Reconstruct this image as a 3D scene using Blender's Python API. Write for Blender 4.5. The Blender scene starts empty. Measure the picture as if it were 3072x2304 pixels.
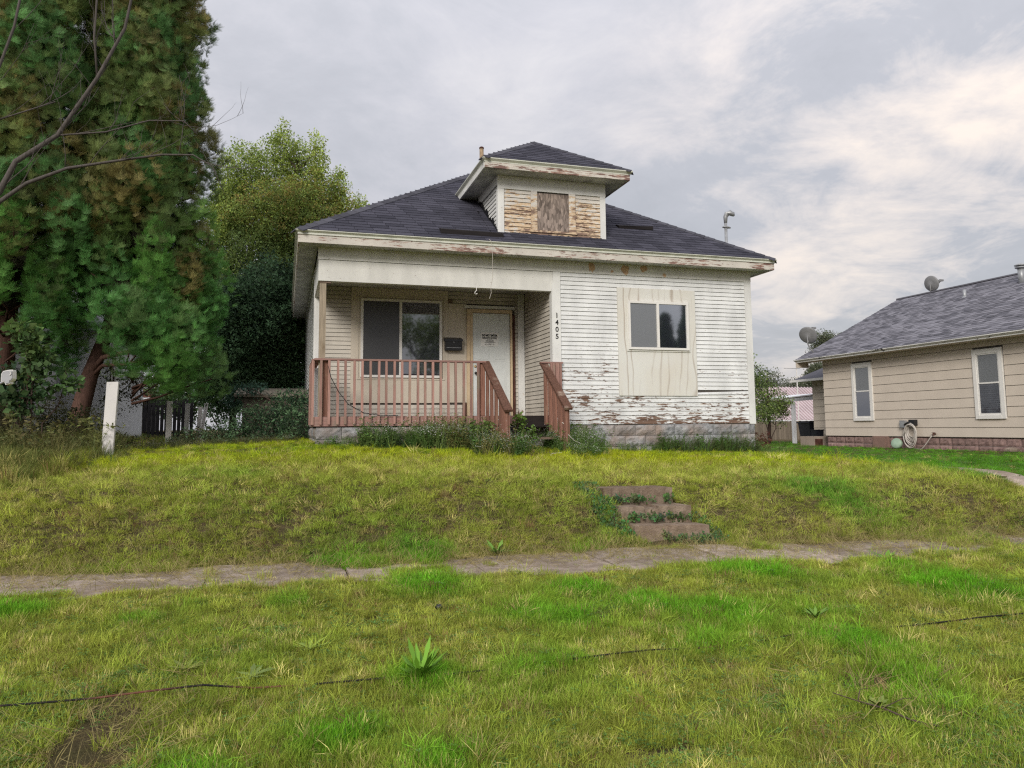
import bpy, bmesh, math, random
import numpy as np
from mathutils import Vector, Matrix, Euler
random.seed(11); rng = np.random.default_rng(11)
R = math.radians; PI = math.pi
S = bpy.context.scene
COL = S.collection

# ------------------------------------------------------------------ camera
YAW, PITCH, ROLL = 0.2925, 0.0990, 0.0092
F = 2257.4
cam = bpy.data.cameras.new('camera'); co = bpy.data.objects.new('camera', cam); COL.objects.link(co)
r0 = Vector((math.cos(YAW), -math.sin(YAW), 0)); f0 = Vector((math.sin(YAW), math.cos(YAW), 0)); u0 = Vector((0, 0, 1))
fw = f0*math.cos(PITCH) + u0*math.sin(PITCH); up = u0*math.cos(PITCH) - f0*math.sin(PITCH)
rr = r0*math.cos(ROLL) - up*math.sin(ROLL); uu = r0*math.sin(ROLL) + up*math.cos(ROLL)
mw = Matrix((rr, uu, -fw)).transposed().to_4x4(); mw.translation = Vector((-0.4733, -12.4771, 0.3325))
co.matrix_world = mw
cam.sensor_fit = 'HORIZONTAL'; cam.sensor_width = 36; cam.lens = F/3072*36
cam.shift_y = -94.85/3072; cam.clip_end = 2000; cam.clip_start = .05
S.camera = co
CAM = np.array([-0.4733, -12.4771, 0.3325])

# ------------------------------------------------------------------ sky and sun
SUN_EL, SUN_AZ = R(27), R(214)      # azimuth clockwise from +Y: the light comes over the photographer's left shoulder
W = bpy.data.worlds.new('World'); S.world = W; W.use_nodes = True
nt = W.node_tree; nt.nodes.clear(); NN = nt.nodes.new; LK = nt.links.new
def wn(t, **k):
    n = NN(t)
    for a, b in k.items(): setattr(n, a, b)
    return n
out = wn('ShaderNodeOutputWorld'); bg = wn('ShaderNodeBackground'); LK(bg.outputs[0], out.inputs[0])
bg.inputs['Strength'].default_value = 0.1
sky = wn('ShaderNodeTexSky', sky_type='NISHITA', sun_disc=False); sky.sun_elevation = SUN_EL; sky.sun_rotation = SUN_AZ
sky.air_density = 1.2; sky.dust_density = 3
tc = wn('ShaderNodeTexCoord'); sep = wn('ShaderNodeSeparateXYZ'); LK(tc.outputs['Generated'], sep.inputs[0])
def wm(op, a, b=None, c=None, clamp=False):
    n = wn('ShaderNodeMath', operation=op); n.use_clamp = clamp
    for i, v in enumerate((a, b, c)):
        if v is None: continue
        if isinstance(v, (int, float)): n.inputs[i].default_value = v
        else: LK(v, n.inputs[i])
    return n.outputs[0]
zc = wm('MAXIMUM', sep.outputs[2], 0.0)
den = wm('ADD', zc, 0.22)
cx = wm('DIVIDE', sep.outputs[0], den); cyy = wm('DIVIDE', sep.outputs[1], den)
comb = wn('ShaderNodeCombineXYZ'); LK(cx, comb.inputs[0]); LK(cyy, comb.inputs[1])
def wnoise(scale, detail, rough, off, dist=0.3):
    mp = wn('ShaderNodeMapping'); mp.inputs['Location'].default_value = off; mp.inputs['Scale'].default_value = (scale, scale, scale)
    LK(comb.outputs[0], mp.inputs[0])
    n = wn('ShaderNodeTexNoise'); n.inputs['Scale'].default_value = 1; n.inputs['Detail'].default_value = detail
    n.inputs['Roughness'].default_value = rough; n.inputs['Distortion'].default_value = dist; LK(mp.outputs[0], n.inputs['Vector'])
    return n.outputs[0]
def wramp(fac, st):
    n = wn('ShaderNodeValToRGB'); LK(fac, n.inputs[0]); e = n.color_ramp.elements
    while len(e) < len(st): e.new(.5)
    for el, (p, c) in zip(e, st): el.position = p; el.color = (*c, 1)
    return n.outputs[0]
n1 = wnoise(1.1, 7, .6, (3.1, 1.7, 0)); n2 = wnoise(3.1, 8, .66, (7.3, 4.2, 0), .5); n3 = wnoise(.4, 3, .5, (1.2, 9.1, 0))
nn = wm('ADD', wm('MULTIPLY', n1, .56), wm('MULTIPLY', n2, .29)); nn = wm('ADD', nn, wm('MULTIPLY', n3, .15))
# overcast deck: thick blue-grey cloud, paler lavender and near-white thinner places
cloud = wramp(nn, [(.38, (3.0, 3.05, 3.3)), (.46, (3.35, 3.38, 3.65)), (.51, (3.7, 3.68, 3.95)), (.61, (4.5, 4.38, 4.5))])
# broad glow low in the east (right of the house) where the sun stands behind the cloud
def glow(dx, dy, dz, p0, p1):
    d = Vector((dx, dy, dz)).normalized()
    vm = wn('ShaderNodeVectorMath', operation='DOT_PRODUCT'); LK(tc.outputs['Generated'], vm.inputs[0]); vm.inputs[1].default_value = d
    mr = wn('ShaderNodeMapRange', interpolation_type='SMOOTHSTEP'); LK(vm.outputs['Value'], mr.inputs[0]); mr.inputs[1].default_value = p0; mr.inputs[2].default_value = p1
    return mr.outputs[0]
g = glow(.76, .60, .26, .86, 1.0)
gm = wm('MULTIPLY', g, wm('MULTIPLY_ADD', nn, 8, -3.6, clamp=True))
mixg = wn('ShaderNodeMix', data_type='RGBA'); LK(gm, mixg.inputs[0]); LK(cloud, mixg.inputs[6]); mixg.inputs[7].default_value = (6.3, 5.55, 4.95, 1)
grad = wm('MULTIPLY_ADD', wm('POWER', zc, 2.0), 1.3, .97)
mulg = wn('ShaderNodeVectorMath', operation='SCALE'); LK(mixg.outputs[2], mulg.inputs[0]); LK(grad, mulg.inputs['Scale'])
mixs = wn('ShaderNodeMix', data_type='RGBA'); mixs.inputs[0].default_value = .92
LK(sky.outputs[0], mixs.inputs[6]); LK(mulg.outputs[0], mixs.inputs[7]); LK(mixs.outputs[2], bg.inputs['Color'])

sl = bpy.data.lights.new('sun', 'SUN'); so = bpy.data.objects.new('sun', sl); COL.objects.link(so)
sl.energy = 1.5; sl.angle = R(20); sl.color = (1, .95, .88)
sd = Vector((math.sin(SUN_AZ)*math.cos(SUN_EL), math.cos(SUN_AZ)*math.cos(SUN_EL), math.sin(SUN_EL)))
so.rotation_euler = sd.to_track_quat('Z', 'Y').to_euler()
S.view_settings.view_transform = 'Standard'; S.view_settings.look = 'None'; S.view_settings.gamma = 1
S.view_settings.use_curve_mapping = False; S.view_settings.exposure = 0.66
S.cycles.use_denoising = False; S.cycles.filter_width = 1.25; S.cycles.max_bounces = 3; S.cycles.diffuse_bounces = 2; S.cycles.transparent_max_bounces = 4

# ------------------------------------------------------------------ material helper
class M:
    def __init__(s, name, rough=.7, spec=.3, metal=0):
        s.m = bpy.data.materials.new(name); s.m.use_nodes = True; s.nt = s.m.node_tree
        s.b = s.nt.nodes['Principled BSDF']; s.b.inputs['Roughness'].default_value = rough
        s.b.inputs['Specular IOR Level'].default_value = spec; s.b.inputs['Metallic'].default_value = metal
    def n(s, t, **k):
        x = s.nt.nodes.new(t)
        for a, b in k.items(): setattr(x, a, b)
        return x
    def put(s, sock, v):
        if isinstance(v, bpy.types.NodeSocket): s.nt.links.new(v, sock)
        elif isinstance(v, (tuple, list)) and len(v) == 3 and sock.type == 'RGBA': sock.default_value = (*v, 1)
        else: sock.default_value = v
    def math(s, op, a, b=0.0, c=0.0, clamp=False):
        x = s.n('ShaderNodeMath', operation=op); x.use_clamp = clamp
        s.put(x.inputs[0], a); s.put(x.inputs[1], b); s.put(x.inputs[2], c); return x.outputs[0]
    def obj(s): return s.n('ShaderNodeTexCoord').outputs['Object']
    def geo(s): return s.n('ShaderNodeNewGeometry').outputs['Position']
    def rnd(s): return s.n('ShaderNodeObjectInfo').outputs['Random']
    def isl(s): return s.n('ShaderNodeNewGeometry').outputs['Random Per Island']
    def vec(s, scale=(1, 1, 1), src=None, rnd=None, mul=37.0):
        v = src or s.geo()
        mp = s.n('ShaderNodeMapping'); mp.inputs['Scale'].default_value = scale; s.put(mp.inputs[0], v); v = mp.outputs[0]
        if rnd is not None:
            a = s.n('ShaderNodeVectorMath', operation='ADD'); s.put(a.inputs[0], v)
            c = s.n('ShaderNodeCombineXYZ'); r = s.math('MULTIPLY', rnd, mul); s.put(c.inputs[0], r); s.put(c.inputs[2], r); s.put(a.inputs[1], c.outputs[0]); v = a.outputs[0]
        return v
    def noise(s, vec, scale=1, detail=4, rough=.55, dist=0):
        x = s.n('ShaderNodeTexNoise'); s.put(x.inputs['Vector'], vec); x.inputs['Scale'].default_value = scale
        x.inputs['Detail'].default_value = detail; x.inputs['Roughness'].default_value = rough; x.inputs['Distortion'].default_value = dist
        return x.outputs[0]
    def ramp(s, f, st):
        x = s.n('ShaderNodeValToRGB'); s.put(x.inputs[0], f); e = x.color_ramp.elements
        while len(e) < len(st): e.new(.5)
        for el, (p, c) in zip(e, st):
            el.position = p; el.color = (c, c, c, 1) if isinstance(c, (int, float)) else (*c, 1)
        return x.outputs[0]
    def mix(s, f, a, b, mode='MIX'):
        x = s.n('ShaderNodeMix', data_type='RGBA', blend_type=mode); s.put(x.inputs[0], f); s.put(x.inputs[6], a); s.put(x.inputs[7], b); return x.outputs[2]
    def sepz(s, v, i=2):
        x = s.n('ShaderNodeSeparateXYZ'); s.put(x.inputs[0], v); return x.outputs[i]
    def bump(s, h, st=.3, d=.01):
        x = s.n('ShaderNodeBump'); s.put(x.inputs['Height'], h); x.inputs['Strength'].default_value = st; x.inputs['Distance'].default_value = d
        s.put(s.b.inputs['Normal'], x.outputs[0])
    def col(s, c): s.put(s.b.inputs['Base Color'], c); return s.m

def flat(name, c, rough=.6, spec=.3, metal=0, var=.12, scale=6, bump=0):
    m = M(name, rough, spec, metal); v = m.vec((1, 1, 1))
    f = m.noise(v, scale, 5)
    lo = tuple(x*(1-var) for x in c); hi = tuple(min(1, x*(1+var)) for x in c)
    if bump: m.bump(m.noise(v, scale*6, 4), bump, .01)
    return m.col(m.ramp(f, [(.3, lo), (.7, hi)]))

def peel(name, base, tan, brown, prof, sc=(5, 5, 30), zmax=6.0, rough=.65, tanmix=.5, seed=0.0, grime=.12, worn=None):
    """old paint on boards: white film, tan undercoat, bare brown wood; prof gives how much has come off by height"""
    m = M(name, rough, .3)
    g = m.geo(); rnd = m.rnd()
    v1 = m.vec(sc, g, rnd); v2 = m.vec((1.1+seed*.1, 1.1, 3.2), g); v3 = m.vec((sc[0]*4, sc[1]*4, sc[2]*2.5), g, rnd)
    fine = m.noise(v1, 1, 6, .65); big = m.noise(v2, 1.3, 3, .5); tiny = m.noise(v3, 1, 3, .6)
    z = m.math('DIVIDE', m.sepz(g), zmax)
    amt = m.ramp(z, [(p/zmax, a) for p, a in prof])
    if worn:      # the weather side: boards beside the porch corner have lost more paint
        mr = m.n('ShaderNodeMapRange', interpolation_type='SMOOTHSTEP'); m.put(mr.inputs[0], m.sepz(g, 0)); mr.inputs[1].default_value = worn[0]; mr.inputs[2].default_value = worn[1]; mr.inputs[3].default_value = 1; mr.inputs[4].default_value = 0
        mz = m.n('ShaderNodeMapRange', interpolation_type='SMOOTHSTEP'); m.put(mz.inputs[0], m.sepz(g)); mz.inputs[1].default_value = 1.2; mz.inputs[2].default_value = 2.3; mz.inputs[3].default_value = 1; mz.inputs[4].default_value = 0
        ml = m.n('ShaderNodeMapRange', interpolation_type='SMOOTHSTEP'); m.put(ml.inputs[0], m.sepz(g)); ml.inputs[1].default_value = .8; ml.inputs[2].default_value = 1.05
        amt = m.math('MULTIPLY_ADD', m.math('MULTIPLY', m.math('MULTIPLY', mr.outputs[0], mz.outputs[0]), ml.outputs[0]), .15, amt)
    a = m.math('MULTIPLY', fine, .55); a = m.math('MULTIPLY_ADD', big, .33, a); a = m.math('MULTIPLY_ADD', tiny, .12, a)
    a = m.math('ADD', a, m.math('MULTIPLY_ADD', amt, .34, -.17))
    m1 = m.ramp(a, [(.565, 0.0), (.59, 1.0)]); m2 = m.ramp(m.math('MULTIPLY_ADD', m.noise(m.vec((3, 3, 12), g, rnd), 1, 4), .25, a), [(.72-.05*(1-tanmix), 0.0), (.76-.05*(1-tanmix), 1.0)])
    wood = m.noise(m.vec((4, 4, 90), g, rnd), 1, 4)
    br = m.mix(wood, tuple(x*.55 for x in brown), tuple(x*1.5 for x in brown))
    dirt = m.noise(m.vec((2.5, 2.5, 1.0), g), 1, 6, .6)
    per = m.math('MULTIPLY_ADD', rnd, .10, .93)
    bc = m.mix(m.ramp(dirt, [(.35, 0.0), (.75, 1.0)]), base, tuple(x*(1-grime*2) for x in base))
    bc = m.mix(1.0, bc, m.n('ShaderNodeCombineColor').outputs[0], 'MULTIPLY') if False else bc
    tcm = m.mix(m.noise(m.vec((9, 9, 20), g, rnd), 1, 3), tuple(x*.8 for x in tan), tuple(min(1, x*1.15) for x in tan))
    c = m.mix(m1, bc, m.mix(m2, tcm, br))
    chip = m.ramp(m.math('MULTIPLY_ADD', amt, .06, m.noise(m.vec((15, 15, 55), g, rnd), 1, 3, .6)), [(.70, 0.0), (.73, 1.0)]); c = m.mix(chip, c, tuple(x*1.1 for x in brown))
    hs = m.n('ShaderNodeHueSaturation'); m.put(hs.inputs['Value'], per); m.put(hs.inputs['Color'], c)
    m.bump(m.math('MULTIPLY_ADD', m1, -.6, m.math('MULTIPLY', fine, .3)), .5, .004)
    return m.col(hs.outputs[0])

def woodmat(name, c, axis='z', rough=.8, var=.5, extra=None, ex=.55):
    m = M(name, rough, .15); g = m.geo(); rnd = m.rnd()
    s = {'x': (3, 60, 60), 'y': (60, 3, 60), 'z': (60, 60, 3)}[axis]
    gr = m.noise(m.vec(s, g, rnd), 1, 5, .6, .4); bl = m.noise(m.vec((4, 4, 2), g, rnd), 1, 4)
    a = m.mix(m.ramp(gr, [(.3, 0.0), (.7, 1.0)]), tuple(x*(1-var) for x in c), tuple(min(1, x*(1+var*.6)) for x in c))
    if extra: a = m.mix(m.ramp(bl, [(ex-.08, 0.0), (ex+.08, 1.0)]), a, extra)
    hs = m.n('ShaderNodeHueSaturation'); m.put(hs.inputs['Value'], m.math('MULTIPLY_ADD', rnd, .4, .8)); m.put(hs.inputs['Color'], a)
    m.bump(gr, .4, .003); return m.col(hs.outputs[0])

WHITE = (.80, .81, .80); TAN = (.58, .42, .27); BROWN = (.165, .10, .07)
MT = {}
MT['siding'] = peel('old white clapboard paint', WHITE, (.62, .50, .36), BROWN, [(0, .8), (.36, .76), (.6, .62), (.85, .63), (.95, .50), (1.3, .46), (1.75, .38), (2.2, .14), (2.7, .2), (3.1, .1)], tanmix=-.2, worn=(4.9, 5.6), grime=.14)
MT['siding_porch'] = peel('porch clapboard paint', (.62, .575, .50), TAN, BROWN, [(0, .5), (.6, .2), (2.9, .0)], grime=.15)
MT['siding_dormer'] = peel('peeling dormer paint', (.74, .70, .64), (.66, .50, .33), (.24, .16, .12), [(3.7, .98), (3.85, .88), (4.2, .8), (4.6, .5), (4.8, .3)], zmax=8, sc=(7, 7, 26), tanmix=1.6)
MT['trim'] = peel('white trim paint', (.79, .79, .765), (.58, .44, .31), BROWN, [(0, .55), (.5, .45), (1.5, .15), (3.0, .08), (3.35, .12), (4.5, .3), (4.8, .1)], sc=(9, 9, 7), zmax=8)
MT['frieze'] = peel('frieze board paint', (.80, .79, .745), (.60, .40, .24), BROWN, [(0, .2), (2.7, .34), (2.82, .1), (3.05, .1), (3.2, .26), (3.3, .05)], sc=(6, 6, 14), tanmix=1.6)
MT['fascia'] = peel('peeling fascia paint', (.66, .62, .55), (.42, .26, .20), (.20, .12, .10), [(0, .5), (8, .72)], sc=(5, 5, 40), zmax=8)
MT['gutter'] = flat('cream gutter metal', (.60, .61, .53), .45, .4, var=.14, scale=5)
MT['soffit'] = flat('grimy soffit paint', (.47, .47, .44), .8, .2, var=.35, scale=3)
MT['sheath'] = flat('sheathing dark as lap shade', (.10, .09, .08), .9, .1)  # dark backing paints the shadow line under each lap through the board gaps
MT['interior'] = flat('dark room', (.02, .02, .022), .9, .1)
m = M('plywood panel paint', .75, .2); g = m.geo()
w = m.n('ShaderNodeTexWave', wave_type='BANDS', bands_direction='X'); m.put(w.inputs['Vector'], m.vec((1, 1, .35), g)); w.inputs['Scale'].default_value = 2.2
w.inputs['Distortion'].default_value = 9; w.inputs['Detail'].default_value = 2; w.inputs['Detail Scale'].default_value = .9
st = m.ramp(w.outputs['Fac'], [(.0, 1.0), (.1, .35), (.25, 0.0)])
st2 = m.math('MULTIPLY', st, m.ramp(m.noise(m.vec((3, 3, .8), g), 1, 4), [(.42, 0.0), (.62, .8)]))
c = m.mix(m.ramp(m.noise(m.vec((1.5, 1.5, 1), g), 1, 4), [(.3, 0.0), (.7, 1.0)]), (.66, .63, .56), (.71, .71, .67))
MT['plywood'] = m.col(m.mix(st2, c, (.40, .34, .28))); m.bump(st, .15, .002)
MT['panel'] = flat('cream porch panel paint', (.58, .52, .43), .7, .2, var=.07, scale=2)
m = M('weathered strand board', .9, .1); g = m.geo()
v = m.n('ShaderNodeTexVoronoi'); m.put(v.inputs['Vector'], m.vec((34, 34, 11), g)); v.inputs['Scale'].default_value = 1
k = m.n('ShaderNodeSeparateColor'); m.put(k.inputs[0], v.outputs['Color'])
MT['osb'] = m.col(m.ramp(k.outputs[0], [(0, (.13, .105, .09)), (.6, (.27, .22, .19)), (1, (.42, .34, .29))])); m.bump(k.outputs[0], .4, .003)

def shinglemat(name, lo, hi, streak=0):
    m = M(name, .93, .12); g = m.geo()
    r = m.math('FRACT', m.math('ADD', m.rnd(), m.isl()))
    sp = m.noise(g, 160, 2, .7); cl = m.noise(g, 1.3, 4)
    f = m.math('MULTIPLY_ADD', sp, .5, m.math('MULTIPLY', r, .45)); f = m.math('MULTIPLY_ADD', cl, .3, m.math('ADD', f, -.15))
    m.bump(sp, .5, .003)
    return m.col(m.ramp(f, [(.2, lo), (.75, hi)]))
MT['shingle'] = shinglemat('charcoal asphalt shingles', (.034, .034, .046), (.078, .077, .100))
MT['shingle_cap'] = shinglemat('charcoal hip cap shingles', (.045, .045, .055), (.10, .10, .12))
MT['shingle_grey'] = shinglemat('grey asphalt shingles', (.085, .085, .10), (.25, .245, .275))
MT['tar'] = flat('black roofing tar', (.008, .008, .009), .5, .4)
MT['plank_dark'] = woodmat('blackened plank', (.03, .026, .026), 'x')
MT['redwood'] = woodmat('faded red stained wood', (.37, .215, .18), 'z', var=.35, extra=(.30, .24, .18), ex=.60)
MT['redwood_x'] = woodmat('faded red stained rail', (.31, .18, .155), 'x', var=.35, extra=(.22, .17, .14), ex=.62)
MT['redwood_bright'] = woodmat('red stained upright boards', (.29, .15, .11), 'z', var=.4, extra=(.34, .24, .16), ex=.66)
MT['cap_wood'] = woodmat('weathered dark stained cap rail', (.115, .06, .042), 'y', var=.5, extra=(.30, .23, .18), ex=.66)
MT['darkwood'] = woodmat('dark weathered tread wood', (.035, .028, .026), 'x')
MT['oldwood'] = woodmat('weathered lumber', (.20, .145, .11), 'x')
MT['barewood'] = woodmat('bare pine post', (.40, .33, .245), 'z', var=.35, extra=(.24, .18, .12), ex=.68)
def stonemat(name, lo, hi, stain):
    m = M(name, .9, .15); g = m.geo(); r = m.rnd()
    a = m.noise(m.vec((1, 1, 1), g, r), 9, 8, .65); b = m.noise(g, 2.2, 4)
    c = m.mix(m.ramp(a, [(.3, 0.0), (.68, 1.0)]), lo, hi); c = m.mix(m.ramp(b, [(.42, 0.0), (.66, .75)]), c, stain)
    hs = m.n('ShaderNodeHueSaturation'); m.put(hs.inputs['Value'], m.math('MULTIPLY_ADD', r, .35, .82)); m.put(hs.inputs['Color'], c)
    m.bump(m.math('ADD', a, m.noise(g, 60, 4)), .8, .015); return m.col(hs.outputs[0])
MT['block'] = stonemat('rock faced concrete block', (.15, .155, .165), (.40, .40, .40), (.29, .215, .17))
MT['block_pink'] = stonemat('pinkish rock faced block', (.20, .13, .12), (.38, .26, .23), (.25, .17, .15))
MT['mortar'] = flat('mortar', (.22, .21, .20), .95, .1)
MT['concrete'] = stonemat('old sidewalk concrete', (.22, .175, .14), (.47, .39, .325), (.17, .13, .095))
MT['concrete_step'] = stonemat('stained step concrete', (.14, .105, .075), (.36, .28, .215), (.17, .115, .08))
MT['door'] = flat('white door paint', (.66, .69, .68), .45, .4, var=.05)
MT['door_frame'] = flat('bare pine door frame', (.60, .47, .31), .6, .3, var=.12)
MT['vinyl'] = flat('white vinyl frame', (.76, .74, .70), .4, .4, var=.04)
MT['black'] = flat('black metal', (.012, .012, .014), .4, .5)
MT['metal'] = flat('galvanised metal', (.36, .37, .38), .45, .5, .4, var=.2)
MT['brass'] = flat('brass', (.55, .42, .22), .35, .5, .7)
MT['bare_tan'] = flat('bare orange tan undercoat', (.56, .38, .24), .8, .1, var=.2, scale=20)
MT['paper'] = flat('printed paper', (.78, .78, .76), .7, .2, var=.02)
MT['ink'] = flat('black ink', (.02, .02, .02), .7, .2)
MT['strip_brown'] = flat('dark reddish stained board', (.09, .04, .03), .8, .2, var=.4)
def glassmat(name, base, gl, rough=.03):
    m = M(name, .5, .2); m.col(base)
    gb = m.n('ShaderNodeBsdfGlossy'); gb.inputs['Roughness'].default_value = rough; gb.inputs['Color'].default_value = (.95, .97, 1, 1)
    fr = m.n('ShaderNodeFresnel'); fr.inputs['IOR'].default_value = 1.5
    mx = m.n('ShaderNodeMixShader'); m.put(mx.inputs[0], m.math('ADD', fr.outputs[0], gl, clamp=True)); m.nt.links.new(m.b.outputs[0], mx.inputs[1]); m.nt.links.new(gb.outputs[0], mx.inputs[2])
    o = m.nt.nodes['Material Output']; m.nt.links.new(mx.outputs[0], o.inputs[0])
    nz = m.noise(m.vec((1, 1, 1)), 1.2, 2); x = m.n('ShaderNodeBump'); m.put(x.inputs['Height'], nz); x.inputs['Strength'].default_value = .02; x.inputs['Distance'].default_value = .02
    m.nt.links.new(x.outputs[0], gb.inputs['Normal']); return m.m
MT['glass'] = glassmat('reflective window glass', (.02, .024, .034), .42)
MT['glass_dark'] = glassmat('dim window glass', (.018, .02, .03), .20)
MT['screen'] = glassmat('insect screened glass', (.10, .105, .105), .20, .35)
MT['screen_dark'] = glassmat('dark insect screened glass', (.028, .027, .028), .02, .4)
MT['tan_siding'] = flat('tan hardboard siding paint', (.61, .535, .45), .7, .2, var=.05, scale=2)
MT['bark'] = woodmat('bark', (.085, .058, .048), 'z', var=.5)
MT['bark_red'] = woodmat('reddish shreddy bark', (.13, .072, .055), 'z', var=.5)
MT['bark_grey'] = woodmat('grey branch bark', (.115, .10, .09), 'z', var=.4)
MT['post_white'] = peel('white painted post', (.82, .79, .76), (.55, .50, .42), (.3, .24, .18), [(0, .40), (.35, .12), (1.1, .0)], sc=(14, 14, 40), tanmix=2)
MT['white_wall'] = flat('white shed paint', (.72, .73, .75), .7, .2, var=.06)
MT['red_roof'] = flat('red roof', (.15, .06, .045), .8, .2)
MT['dark_fence'] = flat('dark fence paint', (.03, .028, .03), .8, .2, var=.4)
MT['fence_wood'] = woodmat('grey privacy fence wood', (.20, .165, .125), 'z', var=.35)
MT['barn_metal'] = flat('pinkish ribbed metal roofing', (.52, .43, .44), .5, .4, .2, var=.12, scale=1)
MT['plastic_dark'] = flat('dark navy plastic', (.010, .012, .018), .45, .4)
MT['ac'] = flat('tan cabinet paint', (.33, .27, .22), .6, .3)
MT['hose'] = flat('pale grey hose', (.50, .46, .41), .5, .4)
MT['dish'] = flat('grey dish paint', (.20, .20, .20), .5, .4)
MT['green_plastic'] = flat('pale green plastic', (.28, .38, .28), .5, .4)
MT['old_shed'] = woodmat('old grey tan boards', (.22, .19, .15), 'x')
MT['cable_mat'] = M('rusty black cable', .7, .2).col((.02, .015, .014))
mm = M('black cable with rusty stretch', .7, .2); MT['cable_mat'] = mm.col(mm.ramp(mm.noise(mm.vec((2.2, 2.2, 2.2)), 1, 2), [(.52, (.015, .013, .012)), (.62, (.15, .06, .04))]))
def soilmat():
    m = M('lawn soil', 1, .05); g = m.geo()
    a = m.noise(g, 3.0, 8, .65); b = m.noise(g, 40, 4)
    c = m.mix(m.ramp(a, [(.35, 0.0), (.65, 1.0)]), (.09, .085, .035), (.18, .135, .08)); c = m.mix(m.ramp(b, [(.4, 0.0), (.7, .6)]), c, (.07, .055, .03))
    m.bump(m.math('ADD', b, m.noise(g, 150, 3)), 1.0, .03); return m.col(c)
MT['soil'] = soilmat()
def leafmat(name, trans=.3, rough=.6, spec=.25):
    m = M(name, rough, spec)
    a = m.n('ShaderNodeAttribute', attribute_type='INSTANCER', attribute_name='tint')
    r = m.n('ShaderNodeNewGeometry').outputs['Random Per Island']
    hs = m.n('ShaderNodeHueSaturation'); m.put(hs.inputs['Value'], m.math('MULTIPLY_ADD', r, .7, .65)); m.put(hs.inputs['Hue'], m.math('MULTIPLY_ADD', r, .03, .485)); m.put(hs.inputs['Color'], a.outputs['Color'])
    m.col(hs.outputs[0]); t = m.n('ShaderNodeBsdfTranslucent'); m.put(t.inputs[0], hs.outputs[0])
    mx = m.n('ShaderNodeMixShader'); mx.inputs[0].default_value = trans; m.nt.links.new(m.b.outputs[0], mx.inputs[1]); m.nt.links.new(t.outputs[0], mx.inputs[2])
    m.nt.links.new(mx.outputs[0], m.nt.nodes['Material Output'].inputs[0]); return m.m
MT['leaf'] = leafmat('leaf', .35); MT['grass'] = leafmat('grass blade', .3, .7, .15)

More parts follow.
